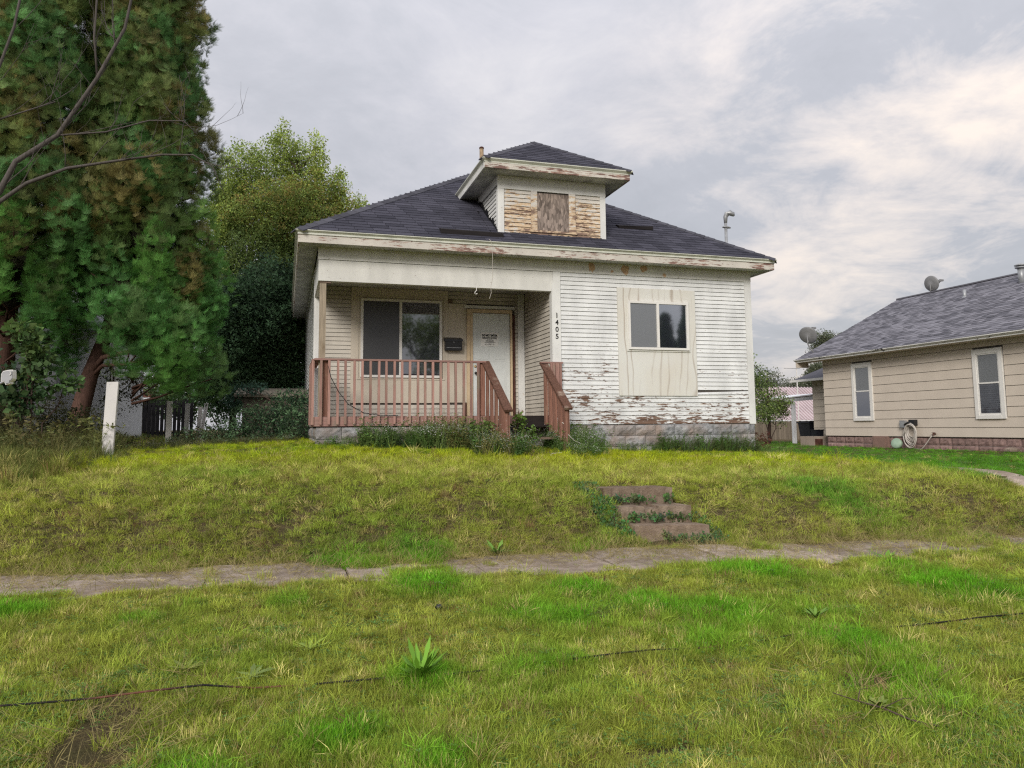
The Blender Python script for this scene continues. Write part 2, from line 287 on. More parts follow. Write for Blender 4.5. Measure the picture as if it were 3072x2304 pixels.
# ------------------------------------------------------------------ mesh helper
class MB:
    def __init__(s): s.v = []; s.f = []; s.mi = []
    def add(s, vs, fs, mi=0):
        o = len(s.v); s.v += [tuple(map(float, q)) for q in vs]; s.f += [tuple(i+o for i in f) for f in fs]; s.mi += [mi]*len(fs); return s
    def hexa(s, p, mi=0):   # 8 corners: bottom ring 0-3, top ring 4-7
        return s.add(p, [(0, 3, 2, 1), (4, 5, 6, 7), (0, 1, 5, 4), (1, 2, 6, 5), (2, 3, 7, 6), (3, 0, 4, 7)], mi)
    def box(s, x0, x1, y0, y1, z0, z1, mi=0):
        return s.hexa([(x0, y0, z0), (x1, y0, z0), (x1, y1, z0), (x0, y1, z0), (x0, y0, z1), (x1, y0, z1), (x1, y1, z1), (x0, y1, z1)], mi)
    def obox(s, c, sx, sy, sz, rot, mi=0):
        m = Euler(rot).to_matrix(); c = Vector(c)
        return s.hexa([c + m @ Vector((a*sx/2, b*sy/2, d*sz/2)) for d in (-1, 1) for a, b in ((-1, -1), (1, -1), (1, 1), (-1, 1))], mi)
    def beam(s, a, b, w, h, mi=0, upv=(0, 0, 1)):
        a, b = Vector(a), Vector(b); d = (b-a).normalized(); sd = d.cross(Vector(upv)).normalized(); u = sd.cross(d).normalized()
        return s.hexa([q + sd*x*w/2 + u*y*h/2 for q in (a, b) for x, y in ((-1, -1), (1, -1), (1, 1), (-1, 1))], mi)
    def poly(s, pts, mi=0): return s.add(pts, [tuple(range(len(pts)))], mi)
    def tube(s, pts, r, n=8, mi=0, cap=True):
        pts = [Vector(q) for q in pts]; k = len(pts)
        rs = list(r) if isinstance(r, (list, tuple)) else [r]*k
        vs = []; ref = None
        for i, q in enumerate(pts):
            d = (pts[min(i+1, k-1)] - pts[max(i-1, 0)]).normalized()
            if ref is None: ref = Vector((0, 0, 1)) if abs(d.z) < .9 else Vector((1, 0, 0))
            a = d.cross(ref); a = a.normalized() if a.length > 1e-6 else d.orthogonal().normalized(); b = d.cross(a); ref = b.cross(d) if False else ref
            vs += [q + (a*math.cos(t) + b*math.sin(t))*rs[i] for t in [2*PI*j/n for j in range(n)]]
        fs = [(i*n+j, i*n+(j+1) % n, (i+1)*n+(j+1) % n, (i+1)*n+j) for i in range(k-1) for j in range(n)]
        if cap: fs += [tuple(range(n))[::-1], tuple((k-1)*n+j for j in range(n))]
        return s.add(vs, fs, mi)
    def lathe(s, prof, c, n=16, mi=0, axis=(0, 0, 1)):
        q = Vector((0, 0, 1)).rotation_difference(Vector(axis)); c = Vector(c); vs = []
        for (r, z) in prof: vs += [c + q @ Vector((r*math.cos(2*PI*j/n), r*math.sin(2*PI*j/n), z)) for j in range(n)]
        k = len(prof); fs = [(i*n+j, i*n+(j+1) % n, (i+1)*n+(j+1) % n, (i+1)*n+j) for i in range(k-1) for j in range(n)]
        fs += [tuple(range(n))[::-1], tuple((k-1)*n+j for j in range(n))]
        return s.add(vs, fs, mi)
    def mesh(s, name, mats, shift=(0, 0, 0), smooth=False, fix=True):
        me = bpy.data.meshes.new(name); sh = Vector(shift)
        me.from_pydata([tuple(Vector(v)-sh) for v in s.v], [], s.f)
        if not isinstance(mats, (list, tuple)): mats = [mats]
        for x in mats: me.materials.append(x)
        if max(s.mi, default=0): me.polygons.foreach_set('material_index', s.mi)
        if fix and len(s.f) < 30000:
            b = bmesh.new(); b.from_mesh(me); bmesh.ops.recalc_face_normals(b, faces=b.faces); b.to_mesh(me); b.free()
        if smooth: me.polygons.foreach_set('use_smooth', [True]*len(me.polygons))
        return me
    def build(s, name, mats, parent=None, smooth=False, fix=True):
        return link(name, s.mesh(name, mats, origin(parent), smooth, fix), parent)
def origin(o):
    v = Vector((0, 0, 0))
    while o is not None: v = v + o.location; o = o.parent
    return v
def link(name, me, parent=None, loc=None, rot=None):
    o = bpy.data.objects.new(name, me); COL.objects.link(o)
    if parent is not None: o.parent = parent
    if loc is not None: o.location = Vector(loc) - origin(parent)
    if rot is not None: o.rotation_euler = rot
    return o
def tag(o, label=None, cat=None, group=None, kind=None):
    for k, v in (('label', label), ('category', cat), ('group', group), ('kind', kind)):
        if v: o[k] = v
    return o
def thing(name, label, cat, loc=(0, 0, 0), group=None):
    o = bpy.data.objects.new(name, None); COL.objects.link(o); o.location = loc; o.empty_display_size = .1
    return tag(o, label, cat, group)
def B(name, mat, parent, *a): return MB().box(*a).build(name, mat, parent)

# ------------------------------------------------------------------ scatter (geometry nodes instances)
def protocol(name, meshes):
    c = bpy.data.collections.new(name)
    for i, me in enumerate(meshes): c.objects.link(bpy.data.objects.new('%s_%02d' % (name, i), me))
    return c
GN = {}
def gn_for(c):
    if c.name in GN: return GN[c.name]
    ng = bpy.data.node_groups.new('scatter_'+c.name, 'GeometryNodeTree')
    ng.interface.new_socket('Geometry', in_out='INPUT', socket_type='NodeSocketGeometry'); ng.interface.new_socket('Geometry', in_out='OUTPUT', socket_type='NodeSocketGeometry')
    a = ng.nodes.new('NodeGroupInput'); z = ng.nodes.new('NodeGroupOutput'); ip = ng.nodes.new('GeometryNodeInstanceOnPoints')
    ci = ng.nodes.new('GeometryNodeCollectionInfo'); ci.inputs['Collection'].default_value = c; ci.inputs['Separate Children'].default_value = True; ci.inputs['Reset Children'].default_value = True
    def at(nm, t):
        n = ng.nodes.new('GeometryNodeInputNamedAttribute'); n.data_type = t; n.inputs['Name'].default_value = nm; return n.outputs['Attribute']
    L = ng.links.new; L(a.outputs[0], ip.inputs['Points']); L(ci.outputs[0], ip.inputs['Instance']); ip.inputs['Pick Instance'].default_value = True
    L(at('pidx', 'INT'), ip.inputs['Instance Index']); L(at('scl', 'FLOAT_VECTOR'), ip.inputs['Scale'])
    e = ng.nodes.new('FunctionNodeEulerToRotation'); L(at('rot', 'FLOAT_VECTOR'), e.inputs[0]); L(e.outputs[0], ip.inputs['Rotation'])
    L(ip.outputs[0], z.inputs[0]); GN[c.name] = ng; return ng
def scatter(name, coll, pts, rot, scl, tint, pidx, parent=None):
    pts = np.asarray(pts, float); n = len(pts); sh = np.array(origin(parent))
    me = bpy.data.meshes.new(name); me.vertices.add(n); me.vertices.foreach_set('co', (pts-sh).astype(np.float32).ravel())
    scl = np.asarray(scl, float); scl = np.repeat(scl[:, None], 3, 1) if scl.ndim == 1 else scl
    for nm, t, d, key in (('rot', 'FLOAT_VECTOR', rot, 'vector'), ('scl', 'FLOAT_VECTOR', scl, 'vector'), ('pidx', 'INT', pidx, 'value')):
        at = me.attributes.new(nm, t, 'POINT'); at.data.foreach_set(key, np.asarray(d).astype(np.int32 if t == 'INT' else np.float32).ravel())
    tint = np.asarray(tint, float)
    if tint.shape[1] == 3: tint = np.hstack([tint, np.ones((n, 1))])
    at = me.attributes.new('tint', 'FLOAT_COLOR', 'POINT'); at.data.foreach_set('color', tint.astype(np.float32).ravel())
    o = link(name, me, parent); md = o.modifiers.new('scatter', 'NODES'); md.node_group = gn_for(coll)
    return o

# ------------------------------------------------------------------ terrain
def sm(t): t = np.clip(t, 0, 1); return t*t*(3-2*t)
def yback(x): return -4.45 - .11*(x+.9)
def hn(x, y, s=1.0):   # cheap smooth noise
    return (np.sin(x*1.7*s+1.3)*np.cos(y*1.3*s+.7) + .5*np.sin(x*3.9*s+y*2.7*s+.4) + .25*np.cos(x*7.7*s-y*6.1*s))/1.75
PROF_L = ([-30, -8, 0, .3, .8, 1.35, 2.4, 4.9, 9, 40], [-1.25, -1.13, -1.0, -.90, -.62, -.40, -.22, None, None, None])
def gz(x, y):
    x = np.asarray(x, float); y = np.asarray(y, float)
    s = y - yback(x)
    zh = np.interp(x, [-40, -6, -3, 0, 8, 10, 17, 40], [.05, .0, .0, .11, -.21, -.38, -.38, -.5])
    zl = np.interp(s, [-60, -8, -1.2, 0], [-1.35, -1.13, -1.0, -1.0])
    k = np.interp(s, [0, .3, .8, 1.35, 2.6, 4.9, 60], [0, .11, .42, .66, .84, 1, 1])
    kr = np.interp(s, [0, .3, .8, 1.35, 2.6, 4.9, 60], [0, .2, .62, .85, .92, 1, 1])
    t = sm((x-6.5)/3.0); kk = k*(1-t) + kr*t
    z = np.where(s <= 0, zl, -1.0 + (zh+1.0)*kk)
    amp = np.where((s > .1) & (y < -.5), .018, .010)
    z = z + amp*hn(x, y) + .006*hn(x, y, 3.1)
    # the side yard drops a little behind the bank on the left
    z = z + .10*sm((-x-3.2)/1.5)*sm((y+3)/3)
    # cut for the sidewalk and the concrete steps
    w = (s < .03) & (s > -1.2); z = np.where(w, -1.035, z)
    u, v = step_uv(x, y); z = np.where((u > -.02) & (u < .88) & (v > -.05) & (v < .92), -1.03, z)
    return z
SA = -.22
def step_uv(x, y):
    dx, dy = x-3.31, y+4.64; # plan sheared: treads step back straight towards the house
    u = (dx + .09*dy)/(math.cos(SA)+.09*math.sin(SA)); return u, dy - u*math.sin(SA)
def step_xy(u, v):
    return 3.31 + u*math.cos(SA) - .09*v, -4.64 + u*math.sin(SA) + v
xs = np.concatenate([[-600, -250, -100, -50, -25, -14, -9], np.arange(-6.5, 12.01, .1), np.arange(12.5, 24, .75), [26, 30, 40, 60, 120, 300, 700]])
ys = np.concatenate([[-300, -120, -50, -30, -20, -14], np.arange(-10.6, .9, .1), np.arange(1.3, 14, .7), [15, 18, 22, 30, 45, 80, 160, 400, 900]])
X, Y = np.meshgrid(xs, ys); Z = gz(X, Y); nx, ny = len(xs), len(ys)
me = bpy.data.meshes.new('ground'); idx = np.arange(nx*ny).reshape(ny, nx)
fs = np.stack([idx[:-1, :-1], idx[:-1, 1:], idx[1:, 1:], idx[1:, :-1]], -1).reshape(-1, 4)
me.from_pydata(np.stack([X, Y, Z], -1).reshape(-1, 3).tolist(), [], fs.tolist()); me.materials.append(MT['soil'])
me.polygons.foreach_set('use_smooth', [True]*len(me.polygons))
ground = tag(link('ground', me), kind='structure')

# sidewalk of cracked slabs (each slab a piece of the pavement)
sw = tag(bpy.data.objects.new('sidewalk', None), kind='structure'); COL.objects.link(sw); sw.location = (0, -5, -1)
xx = -6.0; k = 0
while xx < 13:
    ln = 1.22; x0, x1 = xx+.008, xx+ln-.008
    dz = random.uniform(-.008, .008); t1, t2 = random.uniform(-.012, .012), random.uniform(-.01, .01)
    mb = MB(); yb0, yb1 = yback(x0), yback(x1)
    cut = random.random() < .4; parts_ = [(0, 1)] if not cut else [(0, .47+random.uniform(-.1, .1))]
    if cut: parts_.append((parts_[0][1]+.012, 1))
    for (q0, q1) in parts_:
        w0, w1 = -1.17*q0, -1.17*q1
        w0 -= 0; j = random.uniform(-.006, .006)
        pts = [(x0, yb0+w1), (x1, yb1+w1+random.uniform(-.02, .02)), (x1, yb1+w0), (x0, yb0+w0)]
        zt = [-.99+dz+j+(t1 if i in (0, 3) else -t1)+(t2 if i < 2 else -t2) for i in range(4)]
        mb.hexa([(p[0], p[1], -1.08) for p in pts] + [(p[0], p[1], z) for p, z in zip(pts, zt)])
    mb.build('slab', MT['concrete'], sw); xx += ln; k += 1

# concrete steps in the bank
st = thing('concrete_steps', 'three crumbling brown concrete steps set in the grass bank beside ivy', 'steps', (3.7, -4.5, -1.0))
for i, (ua, ub, va, vb, z1) in enumerate([(.0, .86, .0, .36, -.785), (.0, .83, .30, .66, -.60), (-.04, .80, .62, .98, -.412)]):
    mb = MB(); N = 9
    for j in range(N):
        u0_, u1_ = ua+(ub-ua)*j/N, ua+(ub-ua)*(j+1)/N; o = random.uniform(-.008, .008); h = z1+random.uniform(-.006, .004)
        if i == 1 and j in (3, 4): h -= .03; o += .03
        c4 = [step_xy(u0_, va+o), step_xy(u1_, va+o), step_xy(u1_, vb), step_xy(u0_, vb)]
        mb.hexa([(p[0], p[1], -1.06) for p in c4] + [(p[0]+(0 if q else 0), p[1]+(.012 if q < 2 else 0), h) for q, p in enumerate(c4)])
    mb.build('step', MT['concrete_step'], st)

# neighbour's concrete walk
mb = MB(); ctr = [(9.62, -2.7, .06), (9.5, -3.2, .17), (9.4, -3.8, .24), (9.3, -4.4, .26), (9.25, -5.0, .28), (9.2, -5.45, .30)]; vs = []
for (a, b, w) in ctr:
    for sg, dz in ((-1, .03), (1, .03)): vs.append((a+sg*w, b-sg*w*.25, float(gz(a, b))+dz))
mb.add(vs, [(2*i, 2*i+1, 2*i+3, 2*i+2) for i in range(len(ctr)-1)]); mb.add([(x, y, z-.12) for x, y, z in vs], [(2*i, 2*i+2, 2*i+3, 2*i+1) for i in range(len(ctr)-1)])
n_ = len(vs); mb.f += [(2*i, 2*i+2, 2*i+2+n_, 2*i+n_) for i in range(len(ctr)-1)]+[(2*i+1, 2*i+1+n_, 2*i+3+n_, 2*i+3) for i in range(len(ctr)-1)]; mb.mi += [0]*(2*len(ctr)-2)
tag(mb.build('footpath', MT['concrete']), kind='structure')

# ================================================================== THE HOUSE
H = thing('weathered_house', 'small white one storey house with peeling clapboards, dark hip roof, dormer and red porch rail', 'house', (0, 0, 0))
YP, YB, XR = 1.663, 10.0, 8.1
P = .078
def board(u0, u1, z, h, fn, thick=.016, top=.003):
    pts = [(u0, 0, z), (u1, 0, z), (u1, thick, z), (u0, thick, z), (u0, 0, z+h), (u1, 0, z+h), (u1, top, z+h), (u0, top, z+h)]
    return MB().hexa([fn(*q) for q in pts])
def siding(parent, fn, u0, u1, z0, z1, mat, pitch=P, holes=(), gap=.0075, clip=None, split=3.2):
    n = round((z1-z0)/pitch); p = (z1-z0)/n
    for i in range(n):
        a, b = z0+i*p, z0+(i+1)*p
        spans = [(u0, u1)]
        if clip: spans = [(max(u0, clip(a)[0]), min(u1, clip(a)[1]))]
        for (h0, h1, q0, q1) in holes:
            if min(b, q1)-max(a, q0) > p*.4:
                ns = []
                for (s0, s1) in spans:
                    if h1 <= s0 or h0 >= s1: ns.append((s0, s1)); continue
                    if h0 > s0: ns.append((s0, h0))
                    if h1 < s1: ns.append((h1, s1))
                spans = ns
        for (s0, s1) in spans:
            if s1-s0 < .03: continue
            cuts = [s0]
            while s1-cuts[-1] > split: cuts.append(cuts[-1]+random.uniform(1.6, split))
            cuts.append(s1)
            for c0, c1 in zip(cuts, cuts[1:]):
                board(c0+.001, c1-.001, a+gap, p-gap, fn).build('clapboard', mat, parent)
front = lambda Y0: (lambda u, w, z: (u, Y0-w, z))
left = lambda X0: (lambda u, w, z: (X0-w, u, z))
right = lambda X0: (lambda u, w, z: (X0+w, u, z))

# walls (sheathing behind the boards, its dark colour standing in for lap shadow)
B('wall', MT['sheath'], H, 4.05, XR, .0, .14, .355, 3.30)
B('wall', MT['sheath'], H, .02, 4.05, YP, YP+.14, .36, 3.28)
B('wall', MT['sheath'], H, 4.05, 4.19, .14, YP, .36, 3.28)
B('wall', MT['sheath'], H, .02, .14, YP+.14, YB, .36, 3.28)
B('wall', MT['sheath'], H, XR-.14, XR, .14, YB, .36, 3.28)
B('wall', MT['sheath'], H, .14, XR-.14, YB-.14, YB, .36, 3.28)
# front clapboards
PX0, PX1, PZ0, PZ1 = 5.294, 6.885, .88, 2.862
siding(H, front(0), 4.19, 7.985, .362, 3.09, MT['siding'], holes=[(PX0, PX1, PZ0, PZ1), (PX1, 7.985, .90, .98)])
mb = MB(); z = .905   # the sprung board right under the panel, with the dark gap above it
mb.hexa([(PX1, -.004, z-.0), (7.985, -.002, z+.01), (7.985, -.018, z+.01), (PX1, -.032, z-.0), (PX1, -.004, z+.038), (7.985, -.002, z+.07), (7.985, -.006, z+.07), (PX1, -.02, z+.02)])
mb.build('clapboard', MT['siding'], H)
siding(H, front(YP), .10, 3.90, .53, 2.96, MT['siding_porch'], holes=[(.665, 2.495, .80, 2.96), (2.49, 2.86, .81, 2.72), (2.80, 3.84, .5, 2.72)], pitch=.0785)
siding(H, left(4.05), .02, YP-.02, .53, 2.96, MT['siding_porch'], pitch=.0785)
siding(H, left(.02), YP+.12, YB, .362, 3.2, MT['siding'], pitch=.079, split=9)
siding(H, right(XR), .1, YB, .362, 3.2, MT['siding'], pitch=.079, split=9)
# corner boards
B('corner_board', MT['trim'], H, 7.985, 8.122, -.024, .0, .355, 3.10); B('corner_board', MT['trim'], H, 8.1, 8.124, .0, .11, .355, 3.2)
B('corner_board', MT['trim'], H, 4.05, 4.19, -.024, -.0, .355, 3.09); B('corner_board', MT['trim'], H, 4.024, 4.05, -.022, .10, .50, 2.9)
B('corner_board', MT['trim'], H, 3.90, 4.03, YP-.045, YP-.002, .53, 2.96)
B('corner_board', MT['trim'], H, .02, .13, YP-.026, YP, .53, 2.96); B('corner_board', MT['trim'], H, -.006, .02, YP-.024, YP+.12, .36, 3.2)
# porch beam and friezes
B('beam', MT['frieze'], H, .0, 4.048, -.012, .11, 2.738, 3.085); B('beam', MT['trim'], H, .0, .11, .112, YP-.03, 2.74, 3.25)
B('frieze', MT['frieze'], H, -.012, 4.10, -.028, -.002, 3.092, 3.30); B('frieze', MT['frieze'], H, 4.102, XR+.026, -.026, -.002, 3.092, 3.30)
B('frieze', MT['trim'], H, -.01, .018, YP+.1, YB, 3.20, 3.30)
B('ceiling', MT['soffit'], H, .12, 4.04, .115, YP-.01, 2.965, 3.0)
rg = random.Random(8)
for (px_, pz_, w_, h_) in ((4.80, 3.215, .09, .10), (5.47, 3.20, .09, .10), (5.85, 3.235, .085, .075), (6.27, 3.13, .04, .05), (5.2, 3.15, .03, .03)):
    q = [(px_+w_*math.cos(a)*rg.uniform(.6, 1.15), pz_+h_*math.sin(a)*rg.uniform(.6, 1.1)) for a in [2*PI*i/14 for i in range(14)]]
    MB().add([(a, -.0285, b) for a, b in q]+[(a, -.0262, b) for a, b in q], [tuple(range(14)), tuple(range(14, 28))[::-1]]+[(i, (i+1) % 14, (i+1) % 14+14, i+14) for i in range(14)]).build('bare_patch', MT['bare_tan'], H)
# soffit, fascia, gutters round the eaves
EX0, EX1, EY0, EY1, EZ = -.357, 8.453, -.382, 10.38, 3.472
mb = MB(); mb.box(EX0+.04, EX1-.04, EY0+.04, -.03, 3.295, 3.312); mb.box(EX0+.04, -.014, -.03, EY1-.04, 3.295, 3.312)
mb.box(XR+.02, EX1-.04, -.03, EY1-.04, 3.295, 3.312); mb.build('soffit', MT['soffit'], H)
fz0, fz1 = 3.275, 3.40
B('fascia', MT['fascia'], H, EX0+.025, EX1-.025, EY0+.02, EY0+.045, fz0, fz1); B('fascia', MT['fascia'], H, EX0+.02, EX0+.045, EY0+.045, EY1, fz0, fz1); B('fascia', MT['fascia'], H, EX1-.045, EX1-.02, EY0+.045, EY1, fz0, fz1)
B('gutter', MT['gutter'], H, EX0+.012, EX1-.012, EY0+.004, EY0+.03, 3.402, 3.418)
def crown(name, p, q, zb, zt, dn, mat, parent):   # crown moulding profile swept from p to q, mitred outward by dn
    a, b = Vector(p), Vector(q); prof = [(.0, zb), (.012, zb), (.012, zb+(zt-zb)*.25), (.03, zb+(zt-zb)*.5), (.05, zb+(zt-zb)*.78), (.05, zt), (.0, zt)]
    n = len(prof); vs = []
    d = (b-a).normalized(); o = Vector(dn)
    for e, sg in ((a, -1), (b, 1)):
        for (w, z) in prof: v_ = e + o*w + d*w*sg; vs.append((v_.x, v_.y, z))
    MB().add(vs, [(i, (i+1) % n, (i+1) % n+n, i+n) for i in range(n)] + [tuple(range(n)), tuple(range(n, 2*n))]).build(name, mat, parent)
crown('gutter', (EX0+.03, EY0+.03, 0), (EX1-.03, EY0+.03, 0), 3.42, 3.474, (0, -1, 0), MT['gutter'], H)
crown('gutter', (EX0+.03, EY1, 0), (EX0+.03, EY0+.03, 0), 3.42, 3.474, (-1, 0, 0), MT['gutter'], H)
crown('gutter', (EX1-.03, EY0+.03, 0), (EX1-.03, EY1, 0), 3.42, 3.474, (1, 0, 0), MT['gutter'], H)
# roof
SL = .66; RUN = (EX1-EX0)/2; ZR = EZ + SL*RUN; XM = (EX0+EX1)/2; Y1, Y2 = EY0+RUN, EY1-RUN
roof = MB(); c1, c2, c3, c4 = (EX0, EY0, EZ), (EX1, EY0, EZ), (EX1, EY1, EZ), (EX0, EY1, EZ); a1, a2 = (XM, Y1, ZR), (XM, Y2, ZR)
roof.add([c1, c2, c3, c4, a1, a2], [(0, 1, 4), (1, 2, 5, 4), (2, 3, 5), (3, 0, 4, 5), (3, 2, 1, 0)])
rf = roof.build('roof', MT['shingle'], H)
TH = math.atan(SL); cs = math.sqrt(1+SL*SL)
EXPO, TABW = .14, .305
def tabmesh(w, e=EXPO, t0=.004, t1=.012, inset=.004):
    m_ = MB(); m_.hexa([(-w/2+inset, 0, 0), (w/2-inset, 0, 0), (w/2-inset, e+.01, 0), (-w/2+inset, e+.01, 0), (-w/2+inset, 0, t1), (w/2-inset, 0, t1), (w/2-inset, e+.01, t0), (-w/2+inset, e+.01, t0)]); return m_
TAB = tabmesh(TABW).mesh('shingle', MT['shingle'])
tabs = []
for k in range(38):
    t = (k*EXPO+.01)/cs; xa, xb = EX0+t+.02, EX1-t-.02
    if xb-xa < .1: break
    y = EY0+t; z = EZ+SL*t; x = xa - (k % 2)*TABW/2 + random.uniform(-.01, .01)
    while x < xb:
        s0, s1 = max(x, xa), min(x+TABW, xb); x += TABW
        if s1-s0 < .03: continue
        c = (s0+s1)/2
        if .0 < y < 1.75 and 3.07 < c < 5.12: continue
        tabs.append((c, y, z, (s1-s0)/TABW))
tabs.sort(key=lambda q: (q[1], -q[3])); extra = MB()
ROT = Euler((TH, 0, 0))
for i, (c, y, z, w) in enumerate(tabs):
    if i < 300:
        o = link('shingle', TAB, rf, (c, y, z+.003), (TH+random.uniform(-.004, .004), 0, random.uniform(-.006, .006))); o.scale.x = w
    else:
        m_ = ROT.to_matrix(); e2 = EXPO
        vv = tabmesh(TABW*w); extra.add([Vector((c, y, z+.003)) + m_ @ Vector(q) for q in vv.v], vv.f)
tag(extra.build('upper_shingles', MT['shingle'], rf), kind='stuff')
def hipcaps(parent, a, b, n, w=.13, mat='shingle_cap', nz=(0, 0, 1)):
    a, b = Vector(a), Vector(b); d = (b-a).normalized(); L = (b-a).length/n
    sd = d.cross(Vector((0, 0, 1))).normalized()
    drop = .26*w/.13*.19
    for i in range(n):
        p = a+d*L*i; q = a+d*(L*(i+1)+.03)
        v_ = [p-sd*w-Vector((0, 0, drop*.9))+Vector((0, 0, .014)), p+Vector((0, 0, .030)), p+sd*w-Vector((0, 0, drop*.9))+Vector((0, 0, .014)),
              q-sd*w-Vector((0, 0, drop*.9))+Vector((0, 0, .004)), q+Vector((0, 0, .018)), q+sd*w-Vector((0, 0, drop*.9))+Vector((0, 0, .004))]
        v_ += [x-Vector((0, 0, .02)) for x in v_]
        MB().add(v_, [(0, 1, 4, 3), (1, 2, 5, 4), (6, 9, 10, 7), (7, 10, 11, 8), (0, 6, 7, 1), (1, 7, 8, 2), (3, 4, 10, 9), (4, 5, 11, 10), (0, 3, 9, 6), (2, 8, 11, 5)]).build('hip_cap', MT[mat], parent)
hipcaps(rf, c1, a1, 33); hipcaps(rf, c2, a1, 33); hipcaps(rf, a1, a2, 8)

# foundation blocks
def rockmesh(L, h, D, mat, seed):
    rg = random.Random(seed); nu, nv = 6, 4; m_ = MB(); vs = []
    for j in range(nv+1):
        for i in range(nu+1):
            e = 0 if i in (0, nu) or j in (0, nv) else 1
            vs.append((L*i/nu, -(.006 + e*rg.uniform(.010, .034)), h*j/nv))
    fs = [(j*(nu+1)+i, j*(nu+1)+i+1, (j+1)*(nu+1)+i+1, (j+1)*(nu+1)+i) for j in range(nv) for i in range(nu)]
    m_.add(vs, fs); b0 = len(m_.v); m_.add([(0, D, 0), (L, D, 0), (L, D, h), (0, D, h)], [])
    k = nu+1; m_.f += [(0, b0, b0+1, nu)[::-1]]; m_.mi += [0]; m_.f += [(nv*k, nv*k+nu, b0+2, b0+3)]; m_.mi += [0]
    m_.f += [(0, nv*k, b0+3, b0), (nu, b0+1, b0+2, nv*k+nu)]; m_.mi += [0, 0]
    return m_.mesh('foundation_block', mat, fix=False)
RB = [rockmesh(.392, .186, .12, MT['block'], s) for s in range(5)]
B('foundation_core', MT['mortar'], H, .03, XR-.03, .012, .2, -.5, .352); B('foundation_core', MT['mortar'], H, .03, .2, .2, YB, -.5, .352); B('foundation_core', MT['mortar'], H, XR-.2, XR-.03, .2, YB, -.5, .352)
for r_ in range(4):
    z0 = .355-.193*(r_+1); off = -.2*(r_ % 2); x = off
    while x < XR-.01:
        x0, x1 = max(x, 0), min(x+.4, XR)
        if x1-x0 > .05:
            o = link('foundation_block', random.choice(RB), H, (x0+.003, 0, z0+.004)); o.scale.x = (x1-x0)/.4
        x += .4
    for i in range(24):
        if r_ < 3: o = link('foundation_block', random.choice(RB), H, (0.02, .05+.4*(i+1)+off, z0+.004), (0, 0, -PI/2))
# deck and rim
B('deck', MT['oldwood'], H, .03, 4.02, .0, YP, .49, .53)
B('rim_board', MT['redwood_x'], H, -.02, 3.36, -.035, .0, .372, .525); B('rim_board', MT['redwood_x'], H, -.035, .0, .0, YP-.03, .372, .525)
B('rim_board', MT['darkwood'], H, 3.362, 4.045, -.03, .0, .372, .525)
# porch posts
B('porch_post', MT['barewood'], H, .025, .128, .012, .108, .53, 2.70); B('post_bracket', MT['oldwood'], H, .02, .20, .006, .115, 2.705, 2.736)
# cream panels on the porch wall
B('wall_panel', MT['panel'], H, .665, 2.493, YP-.03, YP-.002, .80, 2.962); B('wall_panel', MT['panel'], H, 2.497, 2.86, YP-.03, YP-.002, .81, 2.722)
# porch window
def slider(parent, x0, x1, z0, z1, xm, yf, fr, ml, mr, fmat=MT['vinyl'], dep=.05):
    w = tag(MB().box(x0, x0+fr, yf, yf+dep, z0, z1).box(x1-fr, x1, yf, yf+dep, z0, z1).box(x0+fr, x1-fr, yf, yf+dep, z0, z0+fr).box(x0+fr, x1-fr, yf, yf+dep, z1-fr, z1).build('window', fmat, parent))
    B('mullion', fmat, w, xm-fr*.55, xm+fr*.55, yf-.004, yf+dep, z0+fr, z1-fr)
    B('pane', ml, w, x0+fr, xm-fr*.55, yf+.022, yf+.03, z0+fr, z1-fr); B('pane', mr, w, xm+fr*.55, x1-fr, yf+.026, yf+.034, z0+fr, z1-fr)
    return w
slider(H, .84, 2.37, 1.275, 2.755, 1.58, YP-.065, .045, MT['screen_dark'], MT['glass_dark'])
mb = MB()
for a in ((.775, .805, 1.235, 2.81), (2.405, 2.43, 1.235, 2.81)): mb.box(a[0], a[1], YP-.04, YP-.03, a[2], a[3])
mb.box(.805, 2.405, YP-.04, YP-.03, 2.785, 2.81); mb.box(.805, 2.405, YP-.04, YP-.03, 1.235, 1.26); mb.build('window_trim', MT['panel'], H)
# facade window in its plywood panel
pn = B('plywood_panel', MT['plywood'], H, PX0, PX1, -.034, -.0, PZ0, PZ1)
slider(H, 5.487, 6.722, 1.722, 2.618, 6.085, -.075, .042, MT['screen'], MT['glass'])
mb = MB().box(5.46, 5.487, -.05, -.034, 1.69, 2.65).box(6.722, 6.749, -.05, -.034, 1.69, 2.65).box(5.487, 6.722, -.05, -.034, 2.618, 2.65).box(5.487, 6.722, -.05, -.034, 1.69, 1.722); mb.build('window_trim', MT['plywood'], H)
# door
dr = B('door', MT['door'], H, 2.985, 3.73, YP-.03, YP+.0, .535, 2.55)
mb = MB()
for (a, b) in ((3.06, 3.32), (3.395, 3.655)):     # six raised panels
    for (q0, q1) in ((2.30, 2.45), (1.62, 2.18), (.70, 1.42)):
        mb.box(a, b, YP-.033, YP-.030, q0, q1); mb.box(a+.03, b-.03, YP-.038, YP-.033, q0+.03, q1-.03)
mb.build('door_panel', MT['door'], dr)
MB().lathe([(.0, 0), (.016, 0), (.016, .02), (.026, .035), (.026, .055), (.012, .068), (0, .07)], (3.03, YP-.03, 1.377), 12, axis=(0, -1, 0)).build('door_knob', MT['black'], dr, True)
MB().lathe([(.0, 0), (.026, 0), (.026, .012), (.014, .02), (0, .022)], (3.03, YP-.03, 1.509), 12, axis=(0, -1, 0)).build('deadbolt', MT['brass'], dr, True)
fr = MB().box(2.862, 2.915, YP-.075, YP, .53, 2.56).box(3.738, 3.772, YP-.075, YP, .53, 2.56).box(2.862, 3.772, YP-.075, YP, 2.56, 2.625).box(2.915, 2.98, YP-.05, YP-.0, .53, 2.56).build('door_frame', MT['door_frame'], H)
